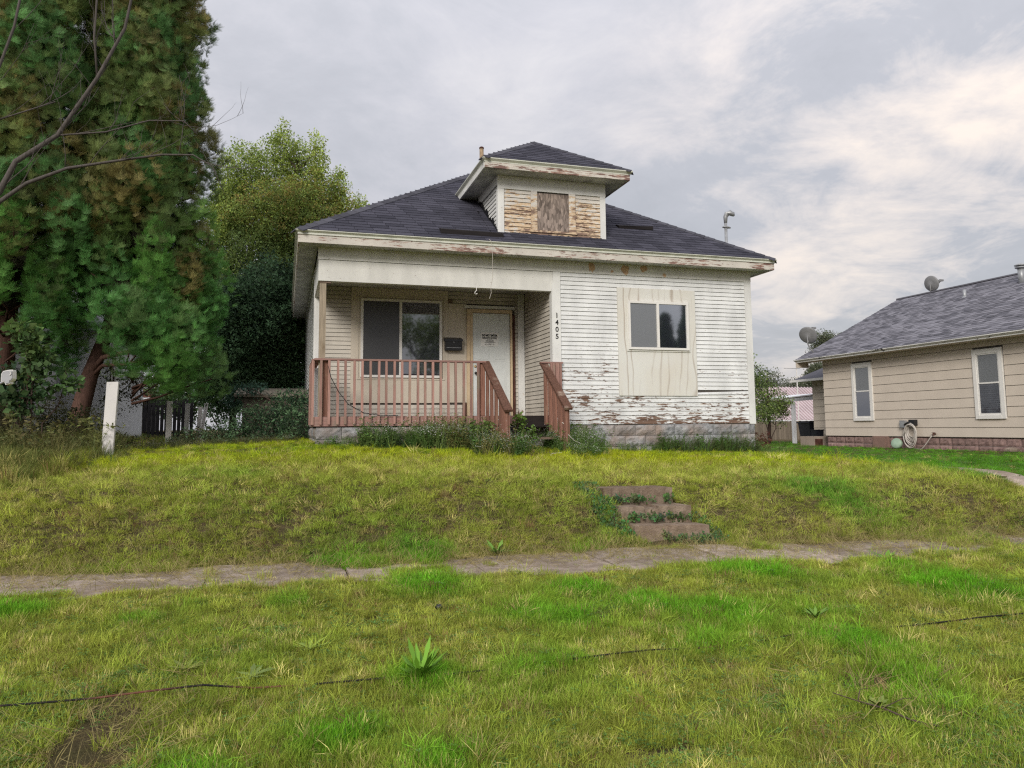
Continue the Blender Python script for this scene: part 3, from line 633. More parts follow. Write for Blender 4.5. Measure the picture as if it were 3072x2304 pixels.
B('door_head_trim', MT['trim'], H, 2.812, 3.835, YP-.05, YP-.0, 2.64, 2.70)
B('side_strip', MT['strip_brown'], H, 3.785, 3.838, YP-.04, YP, .53, 2.54)
B('bare_patch', MT['strip_brown'], H, 2.775, 2.858, YP-.024, YP-.017, .56, .80)
# wood strip above the door end of the panel
B('filler_board', MT['oldwood'], H, 2.50, 2.58, YP-.034, YP-.02, 2.728, 2.80)

# stairs: black riser, open treads, stringers
sx0, sx1 = 2.86, 3.84
st_ = MB()
def tread(x0, x1, y0, y1, z0, z1, mat): B('stair_tread', MT[mat], H, x0, x1, y0, y1, z0, z1)
tread(3.28, 3.83, -.33, -.04, .335, .372, 'darkwood'); tread(2.95, 3.86, -.66, -.38, .128, .165, 'oldwood'); tread(2.98, 3.80, -1.02, -.74, -.11, -.07, 'oldwood')
for x in (2.93, 3.86):
    m_ = MB(); pr = [(-.0, .36), (-.36, .36), (-.36, .16), (-.70, .16), (-.70, -.08), (-1.02, -.08), (-1.02, -.22), (-.75, -.22), (-.0, .1)]
    n = len(pr); m_.add([(x, a, b) for a, b in pr] + [(x+.038, a, b) for a, b in pr], [tuple(range(n)), tuple(range(n, 2*n))[::-1]] + [(i, (i+1) % n, (i+1) % n+n, i+n) for i in range(n)]); m_.build('stringer', MT['darkwood'], H)
m_ = MB(); m_.hexa([(3.38, -.30, -.05), (3.47, -.30, -.05), (3.47, -.26, -.05), (3.38, -.26, -.05), (3.20, -.12, .34), (3.29, -.12, .34), (3.29, -.08, .34), (3.20, -.08, .34)]); m_.build('brace', MT['darkwood'], H)

# porch rail (a part of the porch: rail > balusters)
rl = B('porch_rail', MT['redwood_x'], H, -.045, 2.80, -.075, .055, 1.432, 1.462)
BAL = MB().box(-.019, .019, -.019, .019, 0, 1.03).mesh('baluster', MT['redwood'])
bx = [(205+(1365-205)*i/20) for i in range(21)]
for i in range(21):
    x = .068+(2.664-.068)*i/20; o = link('baluster', BAL, rl, (x+random.uniform(-.006, .006), -.056, .400), (random.uniform(-.004, .004), random.uniform(-.006, .006), 0))
for i in range(12):
    o = link('baluster', BAL, rl, (-.056, .06+.13*i, .400))
B('rail_side', MT['redwood_x'], H, -.075, .055, .057, YP-.06, 1.432, 1.461)
B('rail_post', MT['redwood_bright'], H, .098, .185, .0, .088, .531, 1.43)
B('rail_post', MT['redwood_bright'], H, 2.70, 2.79, -.03, .055, .531, 1.43)
# stair rails running out towards the lawn
def stair_rail(x, ya, za, yb, zb, name_mat):
    cap = MB(); cap.beam((x, ya, za-.02), (x, yb, zb-.02), .135, .04); c = cap.build('stair_rail', MT['cap_wood'], H)
    n = 10
    for i in range(n):
        y = ya-.06 + (yb-ya+.16)*i/(n-1); zt = za-.045 + (zb-za)*((y-ya)/(yb-ya)); zl = .36 + (.02-.36)*((y-ya)/(yb-ya))
        B('baluster', MT['redwood_bright'], c, x+.018*(-1 if i % 2 else 1)-.019, x+.018*(-1 if i % 2 else 1)+.019, y-.046, y+.046, zl, zt)
    y = yb+.13; B('stair_post', MT['redwood_bright'], c, x-.044, x+.044, y-.044, y+.044, -.25, zb+.02)
    MB().beam((x+.05, ya-.05, .40), (x+.05, yb+.14, .03), .035, .13).build('lower_rail', MT['redwood_bright'], c)
stair_rail(2.80, -.02, 1.47, -1.40, .60, 0)
stair_rail(3.86, .02, 1.475, -1.20, .635, 0)
r2 = B('porch_rail', MT['redwood_x'], H, 3.80, 4.20, -.075, .02, 1.44, 1.468)
for x in (3.985, 4.03, 4.155): link('baluster', BAL, r2, (x, -.056, .41))
B('rail_post', MT['redwood'], H, 4.06, 4.13, -.075, -.03, .52, 1.44)

# dormer (a part of the roof side of the house)
DX0, DX1, DY, DZ0, DZ1 = 3.058, 5.131, .05, 3.74, 4.80
dm = B('dormer', MT['sheath'], H, DX0+.03, DX1-.03, DY+.02, 1.7, 3.6, 4.79)
def dpart(n, mt, *a): return B(n, MT[mt], dm, *a)
siding(dm, front(DY+.02), DX0+.118, DX1-.106, 3.735, 4.56, MT['siding_dormer'], pitch=.072, holes=[(3.68, 4.533, 3.74, 4.56)])
dpart('dormer_trim', 'trim', DX0, DX0+.118, DY-.006, DY+.02, 3.68, 4.56); dpart('dormer_trim', 'trim', DX1-.106, DX1, DY-.006, DY+.02, 3.69, 4.56); dpart('dormer_trim', 'trim', DX0-.0, DX0+.026, DY+.02, DY+.10, 3.70, 4.56)
dpart('dormer_frieze', 'trim', DX0-.002, DX1+.002, DY-.010, DY+.02, 4.562, 4.80)
dpart('dormer_trim', 'siding_dormer', 3.68, 3.795, DY-.012, DY+.02, 3.845, 4.561); dpart('dormer_trim', 'siding_dormer', 4.407, 4.533, DY-.012, DY+.02, 3.845, 4.561)
dpart('sill', 'siding_dormer', 3.66, 4.55, DY-.03, DY+.02, 3.805, 3.843); dpart('dormer_trim', 'siding_dormer', 3.68, 4.533, DY-.004, DY+.02, 3.735, 3.803)
dpart('boarded_window', 'osb', 3.797, 4.405, DY+.0, DY+.02, 3.845, 4.535)
rfy = lambda z: EY0+(z-EZ)/SL
siding(dm, left(DX0+.02), DY+.105, 1.6, 3.80, 4.62, MT['trim'], pitch=.075, clip=lambda z: (DY+.105, rfy(z)+.02))
MB().add([(DX0, DY+.02, 4.64), (DX0, rfy(4.64), 4.64), (DX0, rfy(4.80), 4.80), (DX0, DY+.02, 4.80), (DX0+.03, DY+.02, 4.64), (DX0+.03, rfy(4.64), 4.64), (DX0+.03, rfy(4.80), 4.80), (DX0+.03, DY+.02, 4.80)],
         [(0, 1, 2, 3), (4, 7, 6, 5), (0, 4, 5, 1), (1, 5, 6, 2), (2, 6, 7, 3), (3, 7, 4, 0)]).build('dormer_frieze', MT['trim'], dm)
# ragged tar where the dormer cheek meets the roof
m_ = MB(); n = 34; yy = [DY+.0+(1.50)*i/n for i in range(n+1)]
rg = random.Random(4); tops = [EZ+SL*(y-EY0)+rg.uniform(.03, .16) for y in yy]
for i in range(n):
    a, b = yy[i], yy[i+1]; za, zb = EZ+SL*(a-EY0)-.03, EZ+SL*(b-EY0)-.03
    m_.add([(DX0-.004, a, za), (DX0-.004, b, zb), (DX0-.004, b, tops[i+1]), (DX0-.004, (a+b)/2, tops[i]+rg.uniform(-.02, .05)), (DX0-.004, a, tops[i]),
            (DX0-.14, a, za+.045), (DX0-.14, b, zb+.045)], [(0, 1, 2, 3, 4), (0, 5, 6, 1)])
m_.build('tar_flashing', MT['tar'], dm, fix=False)
m_ = MB()
for i in range(26):
    a, b = DX0+.08*i-.02, DX0+.08*(i+1)-.02; h0, h1 = rg.uniform(.005, .035), rg.uniform(.005, .035)
    m_.add([(a, DY-.012, 3.70), (b, DY-.012, 3.70), (b, DY-.012, 3.745+h1), (a, DY-.012, 3.745+h0), (a, DY-.17, 3.652), (b, DY-.17, 3.652)], [(0, 1, 2, 3), (0, 4, 5, 1)])
m_.build('tar_flashing', MT['tar'], dm, fix=False)
# dormer eaves and hipped roof
QX0, QX1, QY0, QZ = 2.70, 5.49, -.35, 4.952
yb = rfy(QZ)
m_ = MB(); m_.box(QX0+.03, QX1-.03, QY0+.03, DY-.012, 4.800, 4.815); m_.box(QX0+.03, DX0-.0, DY-.012, rfy(4.80)+.03, 4.800, 4.815); m_.box(DX1, QX1-.03, DY-.012, rfy(4.80)+.03, 4.800, 4.815); m_.build('dormer_soffit', MT['soffit'], dm)
dpart('dormer_fascia', 'fascia', QX0+.03, QX1-.03, QY0+.02, QY0+.045, 4.79, 4.885); dpart('dormer_fascia', 'trim', QX0+.02, QX0+.045, QY0+.046, yb, 4.79, 4.885); dpart('dormer_fascia', 'fascia', QX1-.045, QX1-.02, QY0+.046, yb, 4.79, 4.885)
crown('dormer_moulding', (QX0+.03, QY0+.03, 0), (QX1-.03, QY0+.03, 0), 4.887, 4.955, (0, -1, 0), MT['gutter'], dm)
crown('dormer_moulding', (QX0+.03, yb, 0), (QX0+.03, QY0+.03, 0), 4.887, 4.955, (-1, 0, 0), MT['gutter'], dm)
crown('dormer_moulding', (QX1-.03, QY0+.03, 0), (QX1-.03, yb, 0), 4.887, 4.955, (1, 0, 0), MT['gutter'], dm)
qr = (QX1-QX0)/2; qz = QZ+SL*qr; qm = (QX0+QX1)/2; qy = QY0+qr; qyb = EY0+(qz-EZ)/SL
dro = MB().add([(QX0, QY0, QZ), (QX1, QY0, QZ), (QX1, yb, QZ), (QX0, yb, QZ), (qm, qy, qz), (qm, qyb, qz)], [(0, 1, 4), (1, 2, 5, 4), (3, 0, 4, 5), (0, 3, 2, 1)]).build('dormer_roof', MT['shingle'], H)
for k in range(12):
    t = (k*EXPO+.01)/cs; xa, xb = QX0+t+.02, QX1-t-.02
    if xb-xa < .08: break
    x = xa-(k % 2)*TABW/2
    while x < xb:
        s0, s1 = max(x, xa), min(x+TABW, xb); x += TABW
        if s1-s0 < .03: continue
        o = link('shingle', TAB, dro, ((s0+s1)/2, QY0+t, QZ+SL*t+.003), (TH, 0, 0)); o.scale.x = (s1-s0)/TABW
hipcaps(dro, (QX0, QY0, QZ), (qm, qy, qz), 11, .10); hipcaps(dro, (QX1, QY0, QZ), (qm, qy, qz), 11, .10); hipcaps(dro, (qm, qy, qz), (qm, qyb-.05, qz), 5, .10)

# ------------------------------------------------------------------ things on the house
def textobj(name, s, size, loc, mat, parent, width=None, align='CENTER', rot=(PI/2, 0, 0), ext=.002, bold=0):
    cu = bpy.data.curves.new(name, 'FONT'); cu.body = s; cu.size = size; cu.align_x = align; cu.align_y = 'CENTER'; cu.extrude = ext; cu.offset = bold
    t = bpy.data.objects.new(name, cu); COL.objects.link(t); bpy.context.view_layer.update()
    me = bpy.data.meshes.new_from_object(t.evaluated_get(bpy.context.evaluated_depsgraph_get())); me.name = name
    bpy.data.objects.remove(t); me.materials.clear(); me.materials.append(mat)
    o = link(name, me, parent, loc, rot)
    if width:
        xs_ = [v.co.x for v in me.vertices]; w = max(xs_)-min(xs_); o.scale.x = width/w
    return o
hn_ = thing('house_number', 'black numerals 1405 set one above another on the white corner board', 'house number', (4.112, -.026, 1.93))
for ch, z in zip('1405', (2.296, 2.173, 2.048, 1.924)): textobj('digit', ch, .125, (4.114, -.030, z), MT['ink'], hn_, bold=.0015)
no = thing('notice', 'white DO NOT ENTER notice taped to the front door', 'notice', (3.32, YP-.04, 1.9))
MB().add([(3.14, YP-.0395, 1.905), (3.50, YP-.0395, 1.905), (3.50, YP-.0415, 2.18), (3.14, YP-.0395, 2.18), (3.14, YP-.041, 1.905), (3.50, YP-.041, 1.905), (3.50, YP-.043, 2.18), (3.14, YP-.041, 2.18)],
         [(0, 1, 2, 3), (4, 7, 6, 5), (0, 4, 5, 1), (1, 5, 6, 2), (2, 6, 7, 3), (3, 7, 4, 0)]).build('sheet', MT['paper'], no)
yt = YP-.0445
textobj('lettering', 'DO NOT ENTER', .055, (3.32, yt, 2.115), MT['ink'], no, .31, ext=.0006, bold=.0035)
textobj('lettering', 'UNSAFE TO OCCUPY', .038, (3.32, yt, 2.065), MT['ink'], no, .30, ext=.0006, bold=.0025)
mb = MB()
for z, w in ((2.035, .10), (2.022, .13), (2.009, .16), (1.996, .15), (1.983, .22), (1.970, .18), (1.950, .06), (1.935, .20)):
    x = 3.32-w/2
    while x < 3.32+w/2:
        l = random.uniform(.01, .025); mb.box(x, x+l, yt-.0003, yt+.0003, z-.003, z+.003); x += l+.005
mb.build('small_print', MT['ink'], no)
mbx = thing('mailbox', 'black wall mailbox on the cream panel between porch window and door', 'mailbox', (2.58, YP-.03, 1.8))
m_ = MB(); m_.hexa([(2.42, YP-.15, 1.80), (2.74, YP-.15, 1.80), (2.74, YP-.032, 1.80), (2.42, YP-.032, 1.80), (2.42, YP-.16, 1.985), (2.74, YP-.16, 1.985), (2.74, YP-.032, 2.01), (2.42, YP-.032, 2.01)]); m_.build('box', MT['black'], mbx)
m_ = MB(); m_.hexa([(2.405, YP-.175, 1.975), (2.755, YP-.175, 1.975), (2.755, YP-.032, 1.99), (2.405, YP-.032, 1.99), (2.405, YP-.170, 2.01), (2.755, YP-.170, 2.01), (2.755, YP-.032, 2.06), (2.405, YP-.032, 2.06)]); m_.build('lid', MT['black'], mbx)
B('trim_bar', MT['metal'], mbx, 2.44, 2.72, YP-.164, YP-.158, 1.845, 1.852); MB().lathe([(0, 0), (.009, 0), (.009, .005), (0, .006)], (2.58, YP-.163, 1.955), 10, axis=(0, -1, 0)).build('lock', MT['metal'], mbx)

pl = tag(MB().hexa([(1.99, -.20, 3.60), (3.09, -.20, 3.60), (3.09, -.06, 3.70), (1.99, -.06, 3.70), (1.99, -.205, 3.685), (3.09, -.205, 3.675), (3.09, -.06, 3.725), (1.99, -.06, 3.735)]).build('roof_plank', MT['plank_dark']), 'long black plank lying on the roof edge left of the dormer', 'plank', 'planks left on the roof')
pl = tag(MB().hexa([(5.68, .66, 4.155), (6.42, .66, 4.19), (6.42, .80, 4.25), (5.68, .80, 4.25), (5.68, .655, 4.225), (6.42, .655, 4.255), (6.42, .80, 4.29), (5.68, .80, 4.28)]).build('roof_plank', MT['plank_dark']), 'short black plank lying on the roof right of the dormer', 'plank', 'planks left on the roof')
vp = thing('vent_pipe', 'rusty tan flue pipe poking up behind the dormer roof', 'pipe', (3.84, 4.2, 6.3))
m_ = MB().lathe([(.052, 0), (.05, .62)], (3.87, 4.3, 6.3), 12).build('pipe', flat('rust streaked tan flue', (.34, .25, .16), .8, .2, var=.5, scale=14), vp); MB().lathe([(.058, 0), (.058, .03), (.03, .05)], (3.87, 4.3, 6.92), 12).build('rim', MT['strip_brown'], vp)
ms = thing('service_mast', 'grey metal service mast with curved weatherhead above the right eave', 'mast', (8.33, 1.0, 2.0))
mx, my = 8.30, 1.02
MB().tube([(mx, my, 2.0), (mx, my, 4.55)], .032, 10).build('pipe', MT['metal'], ms, True)
MB().tube([(mx, my, 4.55), (mx, my, 4.68), (mx+.03, my-.01, 4.75), (mx+.09, my-.03, 4.775), (mx+.15, my-.05, 4.74), (mx+.17, my-.06, 4.70)], [.034, .046, .06, .062, .05, .02], 10).build('weatherhead', MT['metal'], ms, True)
MB().tube([(mx-.07, my, 4.46), (mx-.03, my-.035, 4.47), (mx+.05, my-.035, 4.46), (mx+.11, my, 4.46), (mx+.05, my+.035, 4.46), (mx-.03, my+.035, 4.47), (mx-.07, my, 4.46)], .016, 6).build('clamp', MT['metal'], ms, True)
tag(MB().tube([(2.80, -.31, 3.53), (2.80, -.45, 3.46), (2.83, -.42, 3.25), (2.85, -.35, 2.85), (2.82, -.33, 2.70), (2.83, -.32, 2.60), (2.80, -.31, 2.50)], .004, 5).build('loose_wire', MT['hose']), 'thin grey wire dangling from the eave over the porch', 'wire')
tag(MB().tube([(2.64, -.05, 2.74), (2.64, -.05, 2.68), (2.615, -.05, 2.655), (2.61, -.05, 2.63), (2.63, -.05, 2.615), (2.655, -.05, 2.63)], .007, 6).build('hook', MT['vinyl']), 'small white ceiling hook under the porch beam', 'hook')
tag(MB().tube([(.17, -.07, 1.35), (.22, -.08, 1.15), (.34, -.09, .92), (.5, -.09, .72), (.75, -.09, .58), (1.0, -.08, .545), (1.3, -.08, .54)], .006, 5).build('drooping_cable', MT['black']), 'thin dark cable drooping behind and across the left rail balusters', 'cable')
# pale loose hose by the stair foot
tag(MB().tube([(3.80, -1.05, .40), (3.84, -1.1, .36), (3.86, -1.12, .22), (3.95, -1.15, .12), (4.1, -1.2, .04), (4.05, -1.3, -.10), (3.8, -1.45, -.155), (3.55, -1.5, -.14), (3.45, -1.45, -.10), (3.5, -1.4, -.08), (3.65, -1.4, -.07)], .008, 6).build('garden_wire', MT['hose']), 'pale looping plastic line trailing from the stair rail to the weeds', 'line')

# ================================================================== neighbour
NX = 16.5
Nb = thing('tan_house', 'tan neighbouring house with wide lap siding and grey gable roof at right', 'house', (NX, 5, -.35))
NY0, NY1 = -2.0, 8.3
B('wall', MT['sheath'], Nb, NX, NX+8.9, NY0, NY1, -.05, 2.46)
siding(Nb, lambda u, w, z: (NX-w, u, z), NY0, NY1, -.045, 2.50, MT['tan_siding'], pitch=.2535, gap=.012, holes=[(1.76, 2.62, .43, 2.20), (6.13, 6.97, .43, 2.20)], split=3.6)
B('eave_soffit', MT['tan_siding'], Nb, NX-.42, NX, NY0-.4, 9.05, 2.40, 2.42)
def nwin(y0, y1, z0, z1):
    w = MB(); t = .10
    w.box(NX-.05, NX+.0, y0, y0+t, z0, z1).box(NX-.05, NX, y1-t, y1, z0, z1).box(NX-.05, NX, y0+t, y1-t, z1-t*1.2, z1).box(NX-.06, NX, y0+t, y1-t, z0, z0+.09)
    o = w.build('window', MT['vinyl'], Nb)
    a, b = y0+t, y1-t; f = MB(); q = .035
    f.box(NX-.035, NX, a, a+q, z0+.09, z1-.12).box(NX-.035, NX, b-q, b, z0+.09, z1-.12).box(NX-.038, NX, a+q, b-q, z0+.09, z0+.14).box(NX-.038, NX, a+q, b-q, z1-.15, z1-.12)
    f.box(NX-.04, NX, a+q, b-q, (z0+z1)/2-.0, (z0+z1)/2+.035); f.build('frame', MT['vinyl'], o)
    B('pane', MT['screen'], o, NX-.015, NX-.01, a+q, b-q, (z0+z1)/2+.035, z1-.15); B('pane', MT['glass_dark'], o, NX-.02, NX-.015, a+q, b-q, z0+.14, (z0+z1)/2)
nwin(1.78, 2.62, .43, 2.20); nwin(6.13, 6.97, .43, 2.20)
# rock faced foundation
B('foundation_core', MT['mortar'], Nb, NX+.04, NX+.2, NY0, NY1-.02, -.6, -.05)
RP = [rockmesh(.395, .20, .1, MT['block_pink'], 20+s) for s in range(4)]
for r_ in range(2):
    y = NY1-.02
    while y > NY0+.3:
        link('foundation_block', random.choice(RP), Nb, (NX+.04, y, -.255-.21*r_), (0, 0, -PI/2)); y -= .4
# gable roof
GX0, GXR, GZ0, GZR, GY0, GY1 = NX-.47, 20.5, 2.50, 4.76, NY0-.4, 9.05
gs = (GZR-GZ0)/(GXR-GX0); gth = math.atan(gs)
rn = MB().add([(GX0, GY0, GZ0), (GX0, GY1, GZ0), (GXR, GY1, GZR), (GXR, GY0, GZR), (2*GXR-GX0, GY0, GZ0), (2*GXR-GX0, GY1, GZ0)] + [(GX0, GY0, GZ0-.04), (GX0, GY1, GZ0-.04), (GXR, GY1, GZR-.06), (GXR, GY0, GZR-.06), (2*GXR-GX0, GY0, GZ0-.04), (2*GXR-GX0, GY1, GZ0-.04)],
     [(0, 1, 2, 3), (3, 2, 5, 4), (6, 9, 8, 7), (9, 10, 11, 8), (1, 7, 8, 2), (2, 8, 11, 5), (0, 3, 9, 6), (3, 4, 10, 9), (0, 6, 7, 1), (4, 5, 11, 10)]).build('roof', MT['shingle_grey'], Nb)
ex = MB(); RM = Matrix.Rotation(-PI/2, 3, 'Z') @ Euler((0, 0, 0)).to_matrix(); Lr = math.hypot(GXR-GX0, GZR-GZ0)
u_ = Vector((0, 1, 0)); v_ = Vector((GXR-GX0, 0, GZR-GZ0)).normalized(); n_ = Vector((-v_.z, 0, v_.x)); o_ = Vector((GX0-.01, 0, GZ0+.003))
k = 0
while k*.14 < Lr-.1:
    y = -.5-(k % 2)*.12 - random.uniform(0, .05)
    while y < GY1:
        wdt = random.choice((.17, .25, .33, .15)); a, b = y+.003, min(y+wdt-.003, GY1+.01); y += wdt
        if b-a < .02: continue
        t_ = random.choice((.006, .011, .016)); p0 = o_+u_*a+v_*(k*.14); p1 = o_+u_*b+v_*(k*.14)
        ex.hexa([p0, p1, p1+v_*.15, p0+v_*.15, p0+n_*t_, p1+n_*t_, p1+v_*.15+n_*.002, p0+v_*.15+n_*.002])
    k += 1
tag(ex.build('roof_shingles', MT['shingle_grey'], rn, fix=False), kind='stuff')
MB().box(GXR-.12, GXR+.12, GY0, GY1, GZR-.02, GZR+.02).build('ridge_cap', MT['shingle_grey'], rn)
crown('gutter', (GX0+.02, GY1, 0), (GX0+.02, GY0, 0), 2.40, 2.495, (-1.6, 0, 0), peel('mildewed white gutter', (.80, .79, .75), (.35, .33, .27), (.05, .05, .045), [(0, .5), (8, .5)], sc=(9, 9, 22), zmax=8, tanmix=-1), Nb)
B('eave_board', MT['tan_siding'], Nb, NX-.47, NX+.0, 9.0, 9.06, 2.24, 2.44)
MB().add([(NX, 8.29, 2.46), (25.4, 8.29, 2.46), (GXR, 8.29, 4.70), (NX, 8.2, 2.46), (25.4, 8.2, 2.46), (GXR, 8.2, 4.70)], [(0, 1, 2), (3, 5, 4), (0, 3, 4, 1), (1, 4, 5, 2), (2, 5, 3, 0)]).build('gable_wall', MT['tan_siding'], Nb)
# rear wing
EXX = 17.8
B('rear_wall', MT['sheath'], Nb, EXX, EXX+5, 8.3, 10.5, -.4, 1.95)
siding(Nb, lambda u, w, z: (EXX-w, u, z), 8.3, 10.5, -.3, 1.95, MT['tan_siding'], pitch=.2535, gap=.012)
mb = MB().add([(EXX-.5, 8.3, 1.93), (EXX-.5, 11.0, 1.93), (EXX+2.5, 11.0, 3.0), (EXX+2.5, 8.3, 3.0), (EXX-.5, 8.3, 1.88), (EXX-.5, 11.0, 1.88), (EXX+2.5, 11.0, 2.9), (EXX+2.5, 8.3, 2.9)],
   [(0, 1, 2, 3), (4, 7, 6, 5), (0, 4, 5, 1), (1, 5, 6, 2), (2, 6, 7, 3), (3, 7, 4, 0)]); mb.build('rear_roof', MT['shingle_grey'], Nb)
B('rear_gutter', MT['vinyl'], Nb, EXX-.58, EXX-.5, 8.3, 11.0, 1.86, 1.94)
B('downpipe', MT['vinyl'], Nb, EXX-.07, EXX-.01, 8.55, 8.61, .55, 1.9)
# back porch roof on a white post
bp = thing('back_porch', 'small lean-to porch roof on one white post behind the tan house', 'porch', (18.1, 12, -.45))
m_ = MB().hexa([(17.50, 11.95, 1.30), (19.3, 11.95, 1.50), (19.3, 14, 1.50), (17.50, 14, 1.30), (17.50, 11.95, 1.335), (19.3, 11.95, 1.535), (19.3, 14, 1.535), (17.50, 14, 1.335)]); m_.build('roof', MT['white_wall'], bp)
m_ = MB().hexa([(17.68, 12, 1.18), (19.3, 12, 1.30), (19.3, 12.06, 1.30), (17.68, 12.06, 1.18), (17.68, 12, 1.315), (19.3, 12, 1.49), (19.3, 12.06, 1.49), (17.68, 12.06, 1.315)]); m_.build('beam', MT['white_wall'], bp)
B('beam', MT['white_wall'], bp, 18.02, 18.10, 12.06, 14, 1.10, 1.28)
B('post', MT['white_wall'], bp, 18.07, 18.19, 12.0, 12.12, -.55, 1.2)
# roof fittings
def dish(loc, name, label, mast, face, size):
    d = thing(name, label, 'satellite dish', loc, 'satellite dishes on the tan house roof'); L = Vector(loc); f = Vector(face).normalized(); c = L+Vector(mast[-1])
    MB().tube([L+Vector(q) for q in mast], .022, 8).build('mast', MT['dish'], d, True)
    MB().lathe([(0, -.05), (size*.5, -.035), (size*.85, -.012), (size, .012), (size*1.0, .02), (size*.8, -.002), (size*.45, -.025), (0, -.035)], c+f*.06, 24, axis=f).build('reflector', MT['dish'], d, True)
    dn = Vector((0, 0, -1)); q = c+f*.06+dn*size*.8; tip = c+f*(size*2.1)+dn*size*-.05
    MB().tube([q, q+(tip-q)*.6+dn*.03, tip], .012, 6).build('arm', MT['dish'], d, True)
    MB().lathe([(.03, 0), (.035, .05), (.05, .09), (.045, .12)], tip, 10, axis=-f).box(tip.x-.06, tip.x+.09, tip.y-.035, tip.y+.035, tip.z-.01, tip.z+.05).build('receiver', MT['dish'], d)
dish((16.55, 8.60, 2.60), 'satellite_dish', 'grey satellite dish on a bent mast at the tan roof corner', [(0, 0, 0), (-.17, .15, .28), (-.22, .18, .45), (-.22, .18, .70)], (.72, .42, .42), .30)
dish((20.45, 7.60, 4.78), 'satellite_dish', 'grey satellite dish standing on the tan house ridge', [(0, 0, -.02), (0, 0, .12), (0, 0, .27)], (.92, .12, .22), .27)
v1 = thing('roof_vent', 'tall grey flue with round cap at the tan roof ridge', 'vent', (19.6, 3.62, 4.2), 'vents on the tan roof')
MB().lathe([(.085, 0), (.085, .50)], (19.6, 3.62, 4.25), 14).build('pipe', MT['metal'], v1, True); MB().lathe([(.13, 0), (.15, .02), (.15, .04), (.07, .05), (.07, .07), (.16, .08), (.16, .10), (.05, .15)], (19.6, 3.62, 4.72), 16).build('cap', MT['metal'], v1)
v2 = thing('roof_vent', 'short grey vent stub halfway up the tan roof', 'vent', (19.3, 5.3, 4.0), 'vents on the tan roof')
MB().lathe([(.05, 0), (.05, .36)], (19.3, 5.25, 4.02), 12).build('pipe', MT['metal'], v2, True); MB().lathe([(.12, 0), (.07, .10), (.05, .12)], (19.3, 5.25, 4.06), 12).build('collar', MT['metal'], v2)
# crawl space hatch, meter box, hose, tap, ac unit, bins
tag(MB().box(NX-.06, NX+.02, 5.62, 6.2, -.42, -.035).box(NX-.085, NX-.06, 5.70, 6.12, -.42, -.08).build('crawl_hatch', flat('brown hatch paint', (.25, .16, .13), .8, .2)), 'square brown crawl space hatch low on the tan house foundation', 'hatch')
mt_ = thing('meter_box', 'small grey utility box with conduit on the tan wall', 'utility box', (NX-.05, 4.98, -.3))
B('box', MT['metal'], mt_, NX-.11, NX-.018, 4.90, 5.08, .22, .42); MB().tube([(NX-.06, 5.0, .22), (NX-.06, 4.98, .02), (NX-.06, 5.05, -.15), (NX-.08, 5.12, -.40)], .014, 6).build('conduit', MT['strip_brown'], mt_, True)
hr = thing('coiled_hose', 'pale grey garden hose coiled on a black holder against the tan wall', 'hose', (NX-.1, 4.7, -.35))
B('holder', MT['black'], hr, NX-.14, NX-.02, 4.52, 4.72, .28, .44); MB().tube([(NX-.12, 4.88, .30), (NX-.16, 4.72, .36), (NX-.10, 4.6, .34)], .03, 8).build('handle', MT['black'], hr, True)
mb = MB(); rg = random.Random(3)
for i in range(9):
    cyc, w, zt, zb = 4.68+rg.uniform(-.03, .03), .12+.014*i, .38-.01*i, -.05-.038*i
    pts = [(NX-.10-.008*i+.01*math.sin(a*3), cyc+w*math.cos(a), (zt+zb)/2+(zt-zb)/2*math.sin(a)) for a in [2*PI*j/18 for j in range(19)]]
    mb.tube(pts, .013, 6)
mb.tube([(NX-.12, 4.68, -.36), (NX-.16, 4.3, -.38), (NX-.16, 4.2, -.30), (NX-.10, 4.02, -.05), (NX-.08, 3.96, .02)], .013, 6); mb.build('hose', MT['hose'], hr, True)
tp = thing('wall_tap', 'small brown outdoor tap at the end of the pale hose', 'tap', (NX, 3.94, 0)); MB().tube([(NX, 3.94, .04), (NX-.09, 3.94, .05), (NX-.10, 3.94, .0)], .022, 8).build('spout', MT['strip_brown'], tp); MB().lathe([(.045, 0), (.045, .015)], (NX-.08, 3.94, .07), 10).build('wheel', MT['strip_brown'], tp)
gr = tag(MB().lathe([(.0, 0), (.13, 0), (.15, .02), (.15, .10), (.13, .12), (.0, .12)], (NX-.30, 4.98, -.245), 18, axis=(-.9, -.3, .25)).build('plastic_reel', MT['green_plastic'], None, True), 'pale green round plastic reel lying on the grass under the hose', 'reel')
tag(MB().lathe([(.0, 0), (.16, .0), (.17, .05), (.08, .09), (0, .1)], (NX-.15, 1.6, -.36), 7).build('stepping_stone', MT['concrete']), 'flat tan stone against the foundation at the far right', 'stone')
ac = thing('air_conditioner', 'low tan air conditioning cabinet with slotted grille beside the tan house corner', 'air conditioner', (16.5, 9, -.4))
B('cabinet', MT['ac'], ac, 16.42, 16.98, 8.8, 9.5, -.42, -.07)
for i in range(5): B('grille_panel', MT['strip_brown'], ac, 16.45+.062*i, 16.50+.062*i, 8.785, 8.80, -.38, -.15)
bn = thing('storage_bin', 'dark navy lidded plastic bin with white sticker behind the air conditioner', 'bin', (18.2, 11.4, -.4))
bx0, bx1, by0 = 18.22, 19.02, 11.3
m_ = MB().hexa([(bx0+.10, by0+.05, -.42), (bx1-.1, by0+.05, -.42), (bx1-.1, by0+.6, -.42), (bx0+.1, by0+.6, -.42), (bx0, by0, .38), (bx1, by0, .38), (bx1, by0+.65, .38), (bx0, by0+.65, .38)]); m_.build('body', MT['plastic_dark'], bn)
